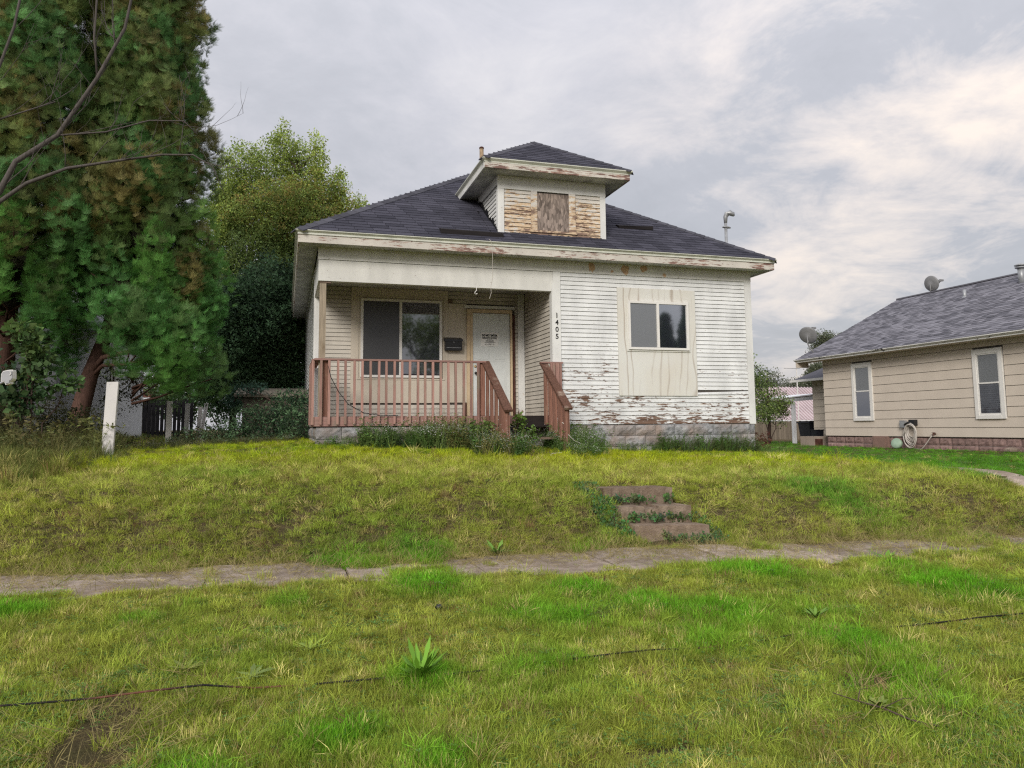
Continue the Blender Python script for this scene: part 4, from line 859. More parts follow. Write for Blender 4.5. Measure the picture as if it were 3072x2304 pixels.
m_ = MB().box(bx0-.04, bx1+.04, by0-.04, by0+.69, .38, .43).box(bx0+.03, bx1-.03, by0+.03, by0+.6, .43, .46); m_.build('lid', MT['plastic_dark'], bn); B('sticker', MT['paper'], bn, bx0+.23, bx0+.32, by0-.012, by0+.0, .05, .27)
b2 = tag(MB().hexa([(17.25, 9.7, -.42), (17.5, 9.7, -.42), (17.5, 9.95, -.42), (17.25, 9.95, -.42), (17.22, 9.68, .12), (17.53, 9.68, .12), (17.53, 9.97, .12), (17.22, 9.97, .12)]).box(17.2, 17.55, 9.66, 9.99, .12, .15).build('small_bin', MT['plastic_dark']), 'small black bin tucked against the tan house corner', 'bin')

# wooden fence behind, barn, pole
fe = thing('privacy_fence', 'grey brown vertical board fence between the two houses', 'fence', (22, 20, -.5))
x = 19.6
while x < 26.5:
    w = .135; z1 = .50+.02*(x-22)/4+random.uniform(-.015, .015); B('fence_board', MT['fence_wood'], fe, x, x+w-.012, 20+random.uniform(-.006, .006), 20.025, -.65, z1); x += w
MB().box(19.6, 26.5, 20.03, 20.07, .25, .34).box(19.6, 26.5, 20.03, 20.07, -.35, -.26).build('rail', MT['fence_wood'], fe)
bn_ = thing('metal_roofed_barn', 'low outbuilding with pinkish ribbed metal roof beyond the board fence', 'barn', (33, 32, -.5))
bx0, bx1, by0, by1, bz0, bz1 = 29.0, 40.5, 30.0, 33.4, .60, 2.95
B('wall', MT['white_wall'], bn_, bx0+.3, bx1-.3, by0+.4, by1+3, -.7, .62)
rfb = MB().add([(bx0, by0, bz0), (bx1, by0, bz0), (bx1, by1, bz1), (bx0, by1, bz1), (bx1, by1+3.4, bz0), (bx0, by1+3.4, bz0)], [(0, 1, 2, 3), (3, 2, 4, 5), (0, 5, 4, 1)]).build('roof', MT['barn_metal'], bn_)
dv = Vector((0, by1-by0, bz1-bz0))
RIB = MB().beam((0, 0, 0), dv, .09, .11).mesh('roof_rib', MT['barn_metal'])
x = bx0+.05
while x < bx1: link('roof_rib', RIB, rfb, (x, by0, bz0+.03)); x += .26
B('fascia', MT['white_wall'], bn_, bx0, bx1, by0-.06, by0, bz0-.16, bz0+.02)
tp_ = thing('utility_pole', 'thin pale pole with crossarm behind the tan house rear wing', 'pole', (25.4, 22, -.5)); B('shaft', MT['vinyl'], tp_, 25.98, 26.02, 22, 22.04, -.6, 3.35); B('crossarm', MT['metal'], tp_, 25.2, 26.2, 22.0, 22.03, 3.34, 3.37)

# ================================================================== left side
psts = [(-3.02, .15, 1.07, .085, .30, R(2.3), 'tall thick white post leaning at the lawn edge, nearest of its row'), (-3.0, 6.15, 1.0, .11, .1, 0.01, 'white wooden post behind the nearest one, first of the far group'), (-3.0, 9.25, 1.04, .12, .12, R(2), 'square white post in the middle of the far group'),
        (-3.0, 12.2, 1.04, .12, .12, R(3), 'square white post farther back beside the round one')]
for i, (x, y, zt, w, d, lean, lab) in enumerate(psts):
    p = thing('white_post', lab, 'post', (x, y, 0), 'white posts along the side yard')
    zb = -.05; m_ = MB(); hw = .078 if i == 0 else .055; hd = .045 if i == 0 else .05
    m_.hexa([(x-hw, y-hd, zb-.15), (x+hw, y-hd, zb-.15), (x+hw, y+hd, zb-.15), (x-hw, y+hd, zb-.15), (x-hw+lean*1.05, y-hd, zt-.006), (x+hw+lean*1.05, y-hd, zt), (x+hw+lean*1.05, y+hd, zt), (x-hw+lean*1.05, y+hd, zt-.006)])
    m_.build('shaft', MT['post_white'], p)
pp = tag(MB().tube([(-3.2, 14.6, -.2), (-3.0, 14.6, 1.2)], .06, 10).lathe([(.075, 0), (.075, .04), (0, .06)], (-3.0, 14.6, 1.18), 10).build('round_post', MT['post_white']), 'thin round white pipe post, rightmost and farthest of the row', 'post', 'white posts along the side yard')
sh = thing('white_shed', 'white shed wall glimpsed through the branches at far left', 'shed', (-6, 10, 0))
B('wall', MT['white_wall'], sh, -10.5, -4.85, 10, 14, -.3, 3.0); B('corner_board', MT['vinyl'], sh, -4.99, -4.84, 9.98, 10.0, -.3, 3.0)
MB().add([(-10.7, 9.7, 3.0), (-4.6, 9.7, 3.0), (-4.6, 12, 4.1), (-10.7, 12, 4.1), (-4.6, 14.3, 3.0), (-10.7, 14.3, 3.0)], [(0, 1, 2, 3), (3, 2, 4, 5), (1, 4, 2), (0, 3, 5), (0, 5, 4, 1)]).build('roof', MT['shingle_grey'], sh)
lh = thing('left_house', 'pale grey sided house mostly hidden behind the evergreens at far left', 'house', (-9, 5, 0))
B('wall', MT['sheath'], lh, -12, -6.1, 4.6, 9.2, -.2, 4.3)
siding(lh, front(4.6), -9.5, -6.1, -.1, 4.3, flat('pale grey siding', (.46, .46, .45), .7, .2, var=.08), pitch=.2, gap=.01)
siding(lh, right(-6.1), 4.6, 9.2, -.1, 4.3, flat('pale grey siding side', (.46, .46, .45), .7, .2, var=.08), pitch=.2, gap=.01)
MB().add([(-12.4, 4.1, 4.2), (-5.7, 4.1, 4.2), (-5.7, 9.7, 4.2), (-12.4, 9.7, 4.2), (-9, 6.9, 6.0)], [(0, 1, 4), (1, 2, 4), (2, 3, 4), (3, 0, 4), (0, 3, 2, 1)]).build('roof', MT['shingle_grey'], lh)
rb = thing('red_roofed_shed', 'low shed with a red roof strip beyond the dark picket fence', 'shed', (-4, 18, 0)); B('wall', MT['dark_fence'], rb, -7, -5.3, 18.4, 20, -.3, 1.55)
MB().add([(-7.1, 17.7, 1.55), (-5.2, 17.7, 1.55), (-5.2, 19, 1.88), (-7.1, 19, 1.88), (-7.1, 20.3, 1.55), (-5.2, 20.3, 1.55)], [(0, 1, 2, 3), (3, 2, 5, 4), (0, 4, 5, 1)]).box(-7.1, -5.2, 17.66, 17.7, 1.49, 1.56).build('roof', MT['red_roof'], rb); B('eave_board', MT['white_wall'], rb, -7.1, -5.2, 17.6, 17.655, 1.46, 1.53)
pf = thing('picket_fence', 'dark vertical picket fence behind the white posts', 'fence', (-5, 16.5, 0))
x = -6.6
while x < -3.7: B('picket', MT['dark_fence'], pf, x, x+.11, 16.5, 16.53, -.2, 1.40+random.uniform(-.02, .02)); x += .137
MB().box(-6.6, -3.7, 16.53, 16.57, 1.15, 1.22).box(-6.6, -3.7, 16.53, 16.57, .2, .28).build('rail', MT['dark_fence'], pf)
# low old structure beside the house
cb = thing('cellar_shed', 'low weathered board shed overgrown with leaves against the left wall', 'shed', (-.8, 5, 0))
B('wall', MT['mortar'], cb, -1.36, .0, 5.0, 6.4, -.2, 1.0)
for i in range(8): B('board', MT['old_shed'], cb, -1.38, .01, 4.975, 4.998, -.1+.145*i, -.1+.145*(i+1)-.01)
MB().hexa([(-1.55, 4.85, 1.04), (.0, 4.85, 1.02), (.0, 6.5, 1.25), (-1.55, 6.5, 1.25), (-1.55, 4.85, 1.10), (.0, 4.85, 1.08), (.0, 6.5, 1.31), (-1.55, 6.5, 1.31)]).build('roof', MT['old_shed'], cb)
# grey box on an arm at the left edge of the view
mbx = thing('grey_box', 'grey rounded plastic box with pale rim on an arm at the left edge', 'box', (-3.3, -4, -.6))
pr = [(-.10, .02), (-.085, .05), (-.04, .062), (-.005, .065), (.0, .05), (.003, -.02), (-.008, -.04), (-.022, -.05), (-.022, -.072), (-.058, -.085), (-.068, -.06), (-.1, -.05)]
cx_, cz_ = -3.045, .875
def prism(pr, y0, y1, s=1.0):
    n = len(pr); m_ = MB(); return m_.add([(cx_-.05+(a+.05)*s, y0, cz_+b*s) for a, b in pr] + [(cx_-.05+(a+.05)*s, y1, cz_+b*s) for a, b in pr], [tuple(range(n)), tuple(range(n, 2*n))[::-1]] + [(i, (i+1) % n, (i+1) % n+n, i+n) for i in range(n)])
prism(pr, -4.0, -3.9).build('rim', MT['vinyl'], mbx); prism(pr, -4.01, -3.99, .87).build('face', MT['metal'], mbx)
MB().tube([(cx_-.02, -4.015, cz_+.045), (cx_-.012, -4.015, cz_+.02), (cx_-.025, -4.015, cz_+.008)], .004, 6).build('mark', MT['vinyl'], mbx)
MB().tube([(cx_-.05, -3.93, cz_-.03), (-3.25, -3.93, .77), (-3.35, -3.93, .5), (-3.35, -3.93, -.55)], .014, 8).build('arm', MT['metal'], mbx, True)
# cable lying along the verge
pts = [(-2.6+.25*i, -8.16+.02*math.sin(i*.9)-.02*i*.25+.03*math.sin(i*.31), 0) for i in range(34)]
tag(MB().tube([(x, y, float(gz(x, y))+(.07 if x < -.7 else .035)+.006*math.sin(x*5)) for x, y, _ in pts], .0052, 6).build('ground_cable', MT['cable_mat']), 'long black and rusty cable lying across the foreground grass', 'cable')

# ================================================================== VEGETATION prototypes
def blade(mb, x, y, h, w, az, lean, curl=.5, z0=0):
    dx, dy = math.cos(az), math.sin(az); px_, py_ = -dy*w/2, dx*w/2
    a = lean*h*.35; b = lean*h*(1.0); h1 = h*.55; h2 = h*(1-.35*lean*curl)
    mb.add([(x-px_, y-py_, z0), (x+px_, y+py_, z0), (x+dx*a+px_*.8, y+dy*a+py_*.8, z0+h1), (x+dx*a-px_*.8, y+dy*a-py_*.8, z0+h1), (x+dx*b, y+dy*b, z0+h2)], [(0, 1, 2, 3), (3, 2, 4)])
def tuft(seed, n, h, sp, w, lean):
    rg = random.Random(seed); mb = MB()
    for i in range(n):
        r = sp*math.sqrt(rg.random()); a = rg.uniform(0, 2*PI)
        blade(mb, r*math.cos(a), r*math.sin(a), h*rg.uniform(.55, 1.15), w*rg.uniform(.7, 1.3), a+rg.uniform(-1.3, 1.3), rg.uniform(*lean))
    return mb.mesh('tuft', MT['grass'], fix=False)
def leafq(mb, p, d, s, w, rg, fold=.15):
    d = Vector(d).normalized(); sd = d.cross(Vector((rg.uniform(-1, 1), rg.uniform(-1, 1), rg.uniform(.2, 1)))).normalized(); n_ = sd.cross(d)
    p = Vector(p); mb.add([p, p+d*s*.45+sd*w*s/2+n_*fold*s*.3, p+d*s, p+d*s*.45-sd*w*s/2+n_*fold*s*.3], [(0, 1, 2), (0, 2, 3)])
def cluster(seed, n, r, s, w=.6, up=.1, mat='leaf'):
    rg = random.Random(seed); mb = MB()
    for i in range(n):
        v = Vector((rg.gauss(0, 1), rg.gauss(0, 1), rg.gauss(0, 1))).normalized(); p = v*r*rg.random()**.5
        d = v*.8+Vector((rg.uniform(-1, 1), rg.uniform(-1, 1), rg.uniform(-1, 1)+up)); leafq(mb, p, d, s*rg.uniform(.6, 1.2), w, rg)
    return mb.mesh('cluster', MT[mat], fix=False)
def clover(seed, n, r, s):
    rg = random.Random(seed); mb = MB()
    for i in range(n):
        a = rg.uniform(0, 2*PI); q = r*math.sqrt(rg.random()); c = Vector((q*math.cos(a), q*math.sin(a), rg.uniform(.015, .05))); t0 = rg.uniform(0, 6)
        for k in range(3):
            t = t0+k*2.09; d = Vector((math.cos(t), math.sin(t), .25)); sd = Vector((-math.sin(t), math.cos(t), 0))
            mb.add([c, c+d*s*.55+sd*s*.4, c+d*s, c+d*s*.55-sd*s*.4], [(0, 1, 2, 3)])
    return mb.mesh('clover', MT['leaf'], fix=False)
def spray(seed, L=.2):
    rg = random.Random(seed); mb = MB()
    for k in range(7):
        a = (k-3)/3*.95+rg.uniform(-.08, .08); l = L*(1-.22*abs(k-3)/3)*rg.uniform(.85, 1.1); b0 = Vector((0, 0, 0)); d = Vector((math.sin(a), rg.uniform(-.12, .12), math.cos(a)))
        for j in range(6):
            t = (j+1)/6; p = b0+d*l*t*.85; s = l*(.30-.02*j)
            for sg in ((-1, 1) if j < 5 else (0,)):
                a2 = a+sg*.55; e = Vector((math.sin(a2), rg.uniform(-.25, .25), math.cos(a2))); sd = Vector((e.z, 0, -e.x))*s*.085
                mb.add([p-sd, p+sd, p+e*s+sd*.4, p+e*s-sd*.4], [(0, 1, 2, 3)])
    return mb.mesh('spray', MT['leaf'], fix=False)
def weed(seed, h, n=7, s=.05, w=.4, fl=0):
    rg = random.Random(seed); mb = MB()
    for i in range(n):
        a = rg.uniform(0, 2*PI); r = .05*rg.random(); hh = h*rg.uniform(.6, 1.1); lx, ly = rg.uniform(-.3, .3)*hh, rg.uniform(-.3, .3)*hh
        p0 = Vector((r*math.cos(a), r*math.sin(a), 0)); p1 = p0+Vector((lx, ly, hh)); sd = Vector((.0022, .0022, 0))
        mb.add([p0-sd, p0+sd, p1+sd*.4, p1-sd*.4], [(0, 1, 2, 3)])
        for j in range(7):
            t = rg.uniform(.15, 1); p = p0.lerp(p1, t); az = rg.uniform(0, 2*PI); leafq(mb, p, (math.cos(az), math.sin(az), rg.uniform(-.2, .8)), s*rg.uniform(.6, 1.3), w, rg)
        if fl:
            for j in range(fl):
                t = rg.uniform(.7, 1.08); p = p0.lerp(p1, t)+Vector((rg.uniform(-.05, .05), rg.uniform(-.05, .05), rg.uniform(-.03, .03))); q = .007
                mb.add([p+Vector((-q, 0, 0)), p+Vector((0, -q, q*.5)), p+Vector((q, 0, 0)), p+Vector((0, q, q*.7))], [(0, 1, 2, 3)], 1)
    return mb.mesh('weed', [MT['leaf'], MT['flower']], fix=False)
MT['flower'] = flat('tiny white petals', (.75, .75, .70), .7, .2)
P_GR = protocol('lawn_tufts', [tuft(i, 64, .036, .10, .0036, (.3, 1.6)) for i in range(4)] + [tuft(10+i, 52, .085, .09, .0040, (.1, .8)) for i in range(3)] +
                [tuft(20+i, 44, .085, .10, .0038, (.7, 1.9)) for i in range(3)] + [clover(30+i, 22, .11, .016) for i in range(2)] + [tuft(40+i, 40, .26, .11, .006, (.1, .7)) for i in range(2)])
P_AR = protocol('evergreen_sprays', [spray(i) for i in range(4)])
P_LF = protocol('leaf_clusters', [cluster(i, 16, .20, .085) for i in range(3)] + [cluster(5+i, 14, .16, .10, .32) for i in range(2)] + [cluster(8+i, 12, .12, .12, .8) for i in range(2)])
P_WD = protocol('weed_plants', [weed(i, .34) for i in range(2)] + [weed(4+i, .42, 8, .04, .35, 3) for i in range(2)] + [weed(8+i, .6, 6, .09, .5) for i in range(2)] + [tuft(50+i, 16, .42, .06, .006, (.2, .9)) for i in range(2)])

# ------------------------------------------------------------------ lawn
def ground_frame(px_, py_):  # only used to limit the lawn to the part of the plot around the view
    pass
def fbm(x, y, s, seed=0):
    o = np.zeros_like(x); a = 1.0; rg = np.random.default_rng(seed)
    for i in range(4):
        ph = rg.uniform(0, 6.28, 6); th = rg.uniform(0, 3.14, 3)
        for k in range(3):
            o += a*np.sin((x*math.cos(th[k])+y*math.sin(th[k]))*s*(1.9**i)*(1+.2*k)+ph[k]+1.3*np.sin(y*s*.7*(1.7**i)+ph[k+3]))/3
        a *= .6
    return o/1.6
def lawn():
    N = 185000
    # polar sampling round the photographer's standpoint gives finer cover where one stands
    d = 2.6*np.exp(rng.uniform(0, math.log(34/2.6), N)); a = rng.uniform(-.62, .62, N)+YAW
    # sample weight: density ~ 1/d^2 from log sampling, keep it from thinning too fast
    x = CAM[0]+np.sin(a)*d; y = CAM[1]+np.cos(a)*d
    return x, y, d
x, y, d = lawn()
x2 = rng.uniform(-7, 14, 38000); y2 = rng.uniform(-7, 1.5, 38000)
x = np.concatenate([x, x2]); y = np.concatenate([y, y2]); d = np.hypot(x-CAM[0], y-CAM[1])
s = y-yback(x)
u, v = step_uv(x, y)
n1_ = fbm(x, y, .9, 1); n2_ = fbm(x, y, 2.6, 2); n3_ = fbm(x, y, 7, 3)
keep = ~((u > -.02) & (u < .86) & (v > -.25) & (v < .92))
keep &= ~((x > -.02) & (x < 8.12) & (y > -.0)) & ~((x > 16.4) & (y < 8.4)) & ~((x < -6.05) & (y > 4.5)) & ~((x > -5) & (x < -.0) & (y > 9))
keep &= (y < 22)
# worn concrete walk: bare slabs except where the turf has crept over them
over = np.interp(x, [-6, -1.0, -.4, .3, 1.0, 2.0, 2.6, 4.0, 4.3, 4.7, 5.1, 6.2, 6.5, 6.9, 7.4, 13], [.10, .10, .35, .75, .45, .30, .10, .12, .55, .5, .2, .25, .7, .6, .35, .5])
edge = np.minimum(-s, s+1.17)            # distance from the nearer edge of the walk
onwalk = (s < 0) & (s > -1.17)
cover = (edge < np.where(-s < .6, .05, .02)+.15*over+.10*n2_+.09*n3_) | (n2_*.6+n1_*.5 > 1.05-1.55*over) | (rng.random(len(x)) < .012)
keep &= ~(onwalk & ~cover)
# path of the neighbour
cxp = np.interp(y, [-5.45, -4.4, -3.2, -2.7], [9.2, 9.3, 9.5, 9.62]); keep &= ~((y > -5.5) & (y < -2.75) & (np.abs(x-cxp) < np.interp(y, [-5, -3.8, -2.7], [.24, .2, .05])))
# bare dirt
bare = ((x+1.25)/.21)**2+((y+8.7)/.75)**2; bare2 = ((x-2.55)/.22)**2+((y+9.0)/.18)**2; bare3 = ((x-1.1)/.26)**2+((y+9.42)/.09)**2
keep &= ~((np.minimum(np.minimum(bare, bare2), bare3) < 1+.5*n3_) & (rng.random(len(x)) < .96))
thin = np.clip(.62+.30*n2_+.25*n3_, .25, 1); keep &= rng.random(len(x)) < thin
x, y, d, s, n1_, n2_, n3_ = [q[keep] for q in (x, y, d, s, n1_, n2_, n3_)]
N = len(x); z = gz(x, y); z = np.where((s < 0) & (s > -1.17), -.99, z)-.004
GP = [(2.38, -7.33, .55), (1.32, -7.4, .38), (.75, -6.05, .35), (-2.4, -5.95, .25), (-1.41, -6.45, .16), (-1.16, -6.15, .17), (.27, -8.25, .22), (1.0, -8.3, .3), (2.6, -9.2, .35), (3.38, -7.7, .4),
      (.2, -9.3, .22), (-.9, -9.0, .25), (-.2, -8.9, .2), (2.0, -8.0, .4), (3.6, -6.6, .45), (4.8, -7.4, .5), (1.9, -6.6, .35), (-.4, -6.3, .18), (-2.0, -8.0, .25), (3.0, -8.4, .3), (.0, -5.0, .5), (.9, -4.6, .3), (2.8, -5.0, .35), (6.3, -4.2, .45), (5.0, -6.7, .3)]
gp = np.zeros(N)
for (a, b, r) in GP: gp = np.maximum(gp, np.exp(-(((x-a)**2+((y-b)*.8)**2)/r**2))*(.62+.5*np.clip(n2_+.7*n3_, -1, 1)))
green = np.clip(gp*1.3+.30*n2_+.22*n1_+.05, 0, 1)
def L3(*c): return np.array(c)
olive = L3(.345, .385, .060); grn = L3(.16, .385, .020); straw = L3(.62, .54, .20); yel = L3(.46, .50, .022); lush = L3(.12, .31, .018); brown = L3(.27, .17, .08)
bank = sm((s-.02)/.3)*(1-sm((s-1.9)/1.6)); yard = sm((s-1.7)/1.5)
tint = olive+(grn-olive)*green[:, None]
bk = (straw*.15+L3(.40, .47, .058)*.85)+(grn-L3(.46, .50, .06))*np.clip(green*.75+.22*n1_, 0, .75)[:, None]
tint = tint*(1-bank[:, None])+bk*bank[:, None]
yv = yel+(grn-yel)*np.clip(.28+.5*n1_+.3*n2_, 0, .8)[:, None]*.6
tint = tint*(1-yard[:, None])+yv*yard[:, None]
right_ = sm((x-8.5+.08*(y+2)+.25*n2_)/.5)*sm((s-.75)/.5); tint = tint*(1-right_[:, None])+(lush*(1+.25*n2_[:, None]))*right_[:, None]
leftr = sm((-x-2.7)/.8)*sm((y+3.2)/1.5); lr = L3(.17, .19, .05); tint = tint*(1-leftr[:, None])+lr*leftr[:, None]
rb_ = rng.random(N); dry = rb_ < np.where(bank > .5, .20, .12)*(1-.8*right_)*(1-.6*green); tint[dry] = straw*rng.uniform(.7, 1.15, (dry.sum(), 1))
br = (rng.random(N) < .03+.10*np.clip(-n2_, 0, 1)*bank); tint[br] = brown
tint *= rng.uniform(.6, 1.35, (N, 1))*(1+.22*n3_[:, None])
pid = rng.integers(0, 4, N); rr_ = rng.random(N)
lg = rr_ < np.clip(.10+green*.75*(1-bank*.5), 0, .85); pid[lg] = rng.integers(4, 7, lg.sum())
fl = (rng.random(N) < bank*.45*(1-.5*green)) | (rng.random(N) < .06); pid[fl] = rng.integers(7, 10, fl.sum())
cl = rng.random(N) < np.where((n1_ > .25), .22, .05)*(1-bank*.7)+.25*right_; pid[cl] = rng.integers(10, 12, cl.sum()); tint[cl] = L3(.13, .24, .05)*rng.uniform(.7, 1.3, (cl.sum(), 1))
tall = (leftr > .5) & (rng.random(N) < .35); pid[tall] = rng.integers(12, 14, tall.sum())
scl = rng.uniform(.6, 1.2, N)*(1+.25*gp)*np.interp(d, [3, 8, 14, 30], [.66, .9, 1.0, 1.5])*np.where(right_ > .5, .8, 1)*(1-.35*sm((y+1.3)/1.0))*(1-.12*bank)
rot = np.stack([rng.normal(0, .12, N), rng.normal(0, .12, N), rng.uniform(0, 6.28, N)], 1)
flat_ = (pid >= 7) & (pid < 10); rot[flat_, 0] = rng.normal(0, .5, flat_.sum()); rot[flat_, 1] = rng.normal(0, .5, flat_.sum())
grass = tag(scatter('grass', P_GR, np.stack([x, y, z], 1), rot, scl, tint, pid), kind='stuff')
print('grass', N)
# cut straw lying about on the bank foot and the walk
N = 5200; x = rng.uniform(-5, 9, N); y = yback(x)+rng.normal(-.1, .5, N); ok = (y-yback(x) < 1.5); x, y = np.concatenate([x[ok], rng.normal(-1.2, .25, 260), rng.normal(2.4, .5, 120)]), np.concatenate([y[ok], rng.normal(-8.7, .5, 260), rng.normal(-9.1, .3, 120)]); N = len(x)
P_ST = protocol('loose_straws', [tuft(90+i, 6, .16, .06, .003, (.5, 1.6)) for i in range(3)])
z = np.where((y-yback(x) < 0) & (y-yback(x) > -1.17), -.985, gz(x, y)+.012)
tag(scatter('straw', P_ST, np.stack([x, y, z], 1), np.stack([rng.choice([-1, 1], N)*rng.uniform(1.25, 1.5, N), rng.normal(0, .1, N), rng.uniform(0, 6.28, N)], 1), rng.uniform(.5, 1.1, N), L3(.33, .27, .12)*rng.uniform(.6, 1.2, (N, 1)), rng.integers(0, 3, N)), kind='stuff')

# ------------------------------------------------------------------ weeds along the house and by the steps
def weeds(name, spots, kind='stuff', label=None, cat=None):
    P_, T_, I_, S_ = [], [], [], []
    for (x0, x1, y0, y1, n, ids, sc, tints) in spots:
        for i in range(n):
            a, b = random.uniform(x0, x1), random.uniform(y0, y1); P_.append((a, b, float(gz(a, b))-.01)); t = random.choice(tints); k = random.uniform(.7, 1.25)
            T_.append([q*k for q in t]); I_.append(random.choice(ids)); S_.append(sc*random.uniform(.6, 1.2))
    n = len(P_); R_ = np.stack([rng.normal(0, .15, n), rng.normal(0, .15, n), rng.uniform(0, 6.28, n)], 1)
    return tag(scatter(name, P_WD, P_, R_, S_, T_, I_), label, cat, kind=kind)
G1, G2, G3, G4 = (.11, .20, .045), (.15, .22, .06), (.08, .15, .04), (.22, .21, .07)
weeds('weeds', [(2.3, 3.0, -1.8, -1.38, 95, (0, 2, 3, 6), .95, (G1, G3, G4)), (3.75, 4.3, -1.7, -1.2, 30, (2, 3, 0), .7, (G2, G1)), (.0, .9, -.35, -.05, 45, (0, 6), .55, (G1, G2)), (.7, 2.6, -.55, -.08, 210, (0, 1, 2, 3, 6), 1.0, (G1, G3, G2)), (1.6, 2.9, -.6, -.08, 90, (2, 3), 1.15, (G2, G4)), (2.5, 3.3, -1.3, -.3, 70, (0, 2, 3, 6), .8, (G1, G3)),
    (3.2, 3.9, -1.4, -1.1, 14, (0, 3, 6), .5, (G1, G3)), (3.75, 4.55, -1.2, -.12, 150, (2, 3, 2, 3, 0), 1.0, (G2, G1)), (4.5, 6.2, -.3, -.06, 70, (0, 6), .5, (G1, G2)), (6.0, 7.9, -.4, -.08, 130, (6, 7, 6, 0), .95, (G1, (.09, .11, .04))), (7.9, 8.7, -.5, .6, 60, (0, 6), .6, (G1, G2)),
    (8.2, 8.7, .2, 1.6, 40, (1, 4), .8, ((.16, .07, .05), G1))])
weeds('tall_grass', [(-6, -3.0, -.6, 1.4, 420, (0, 1, 6, 7, 7, 4), .95, ((.14, .15, .045), (.20, .18, .07), (.12, .14, .05))), (-2.9, -.2, .9, 2.6, 260, (0, 1, 6, 7, 2), .42, ((.09, .105, .035), (.13, .12, .05))), (-4.2, -2.2, 2.5, 8, 170, (1, 0, 7), .5, ((.06, .075, .025), (.09, .09, .035))), (-6.0, -2.6, -1.6, -.2, 240, (6, 7, 6, 0), .6, ((.15, .14, .045), (.10, .15, .04)))])
# ivy round the concrete steps
I_, P_, T_ = [], [], []
for (u0_, u1_, v0, v1, h0, n) in ((-.30, .02, -.05, .95, 0, 260), (.1, .75, .52, .61, .42, 16), (.0, .8, .22, .30, .24, 40), (.3, .95, -.12, -.02, 0, 46), (-.05, .35, .50, .60, .42, 18), (.84, 1.05, -.1, .4, 0, 40)):
    for i in range(n):
        u_1, v_1 = random.uniform(u0_, u1_), random.uniform(v0, v1); a, b = step_xy(u_1, v_1); z = (-1.0+h0+.02) if h0 else float(gz(a, b)); P_.append((a, b, z+random.uniform(0, .04))); I_.append(random.choice((5, 6))); T_.append([q*random.uniform(.6, 1.3) for q in (.11, .20, .07)])
n = len(P_); tag(scatter('ivy', P_LF, P_, rng.uniform(-1, 1, (n, 3)), rng.uniform(.2, .42, n), T_, I_), kind='stuff')

# ------------------------------------------------------------------ trees
def limb(mb, a, b, r0_, r1_, n=5, wob=.08, sides=7):
    a, b = Vector(a), Vector(b); L = (b-a).length; pts = [a.lerp(b, i/n)+(Vector((random.uniform(-1, 1), random.uniform(-1, 1), random.uniform(-.4, .4)))*wob*L/n if 0 < i < n else Vector()) for i in range(n+1)]
    mb.tube(pts, [r0_+(r1_-r0_)*i/n for i in range(n+1)], sides)
def tree(name, label, cat, base, trunk_pts, rads, lobes, ids=(0, 1, 2), group=None, bark='bark', dens=1.0, size=1.0, flatn=.35):
    t = thing(name, label, cat, base, group); tb = MB(); tb.tube([Vector(base)+Vector(q) for q in trunk_pts], rads, 9)
    P_, T_, S_ = [], [], []
    top = [Vector(base)+Vector(q) for q in trunk_pts]
    for (c, rad, n, tints) in lobes:
        c = Vector(c); st = min(top, key=lambda q: (q-c).length+(2.5 if q.z > c.z-.2 else 0)); limb(tb, st, c+Vector((0, 0, rad[2]*.5)), max(.012, rads[0]*.28), .008, 5, .25, 5)
        for j in range(3): limb(tb, c-Vector((0, 0, rad[2]*.3)), c+Vector((random.uniform(-.7, .7)*rad[0], random.uniform(-.7, .7)*rad[1], random.uniform(.2, .8)*rad[2])), .012, .004, 3, .2, 4)
        n = int(n*dens); v = rng.normal(0, 1, (n, 3)); v /= np.linalg.norm(v, axis=1)[:, None]; rr2 = rng.random(n)**flatn
        p = v*rr2[:, None]*np.array(rad); p *= (1+.25*np.sin(v[:, :1]*5+c.x*7)*np.cos(v[:, 2:]*6+c.z*5)); P_.append(p+np.array(c)); k = rng.integers(0, len(tints), n); T_.append(np.array(tints)[k]*rng.uniform(.65, 1.3, (n, 1))); S_.append(rng.uniform(.65, 1.25, n)*size)
    tb.build('trunk', MT[bark], t, True)
    P_ = np.concatenate(P_); n = len(P_)
    if n: tag(scatter('crown', P_LF, P_, rng.uniform(-3.14, 3.14, (n, 3)), np.concatenate(S_), np.concatenate(T_), rng.choice(ids, n), t), kind='stuff')
    return t
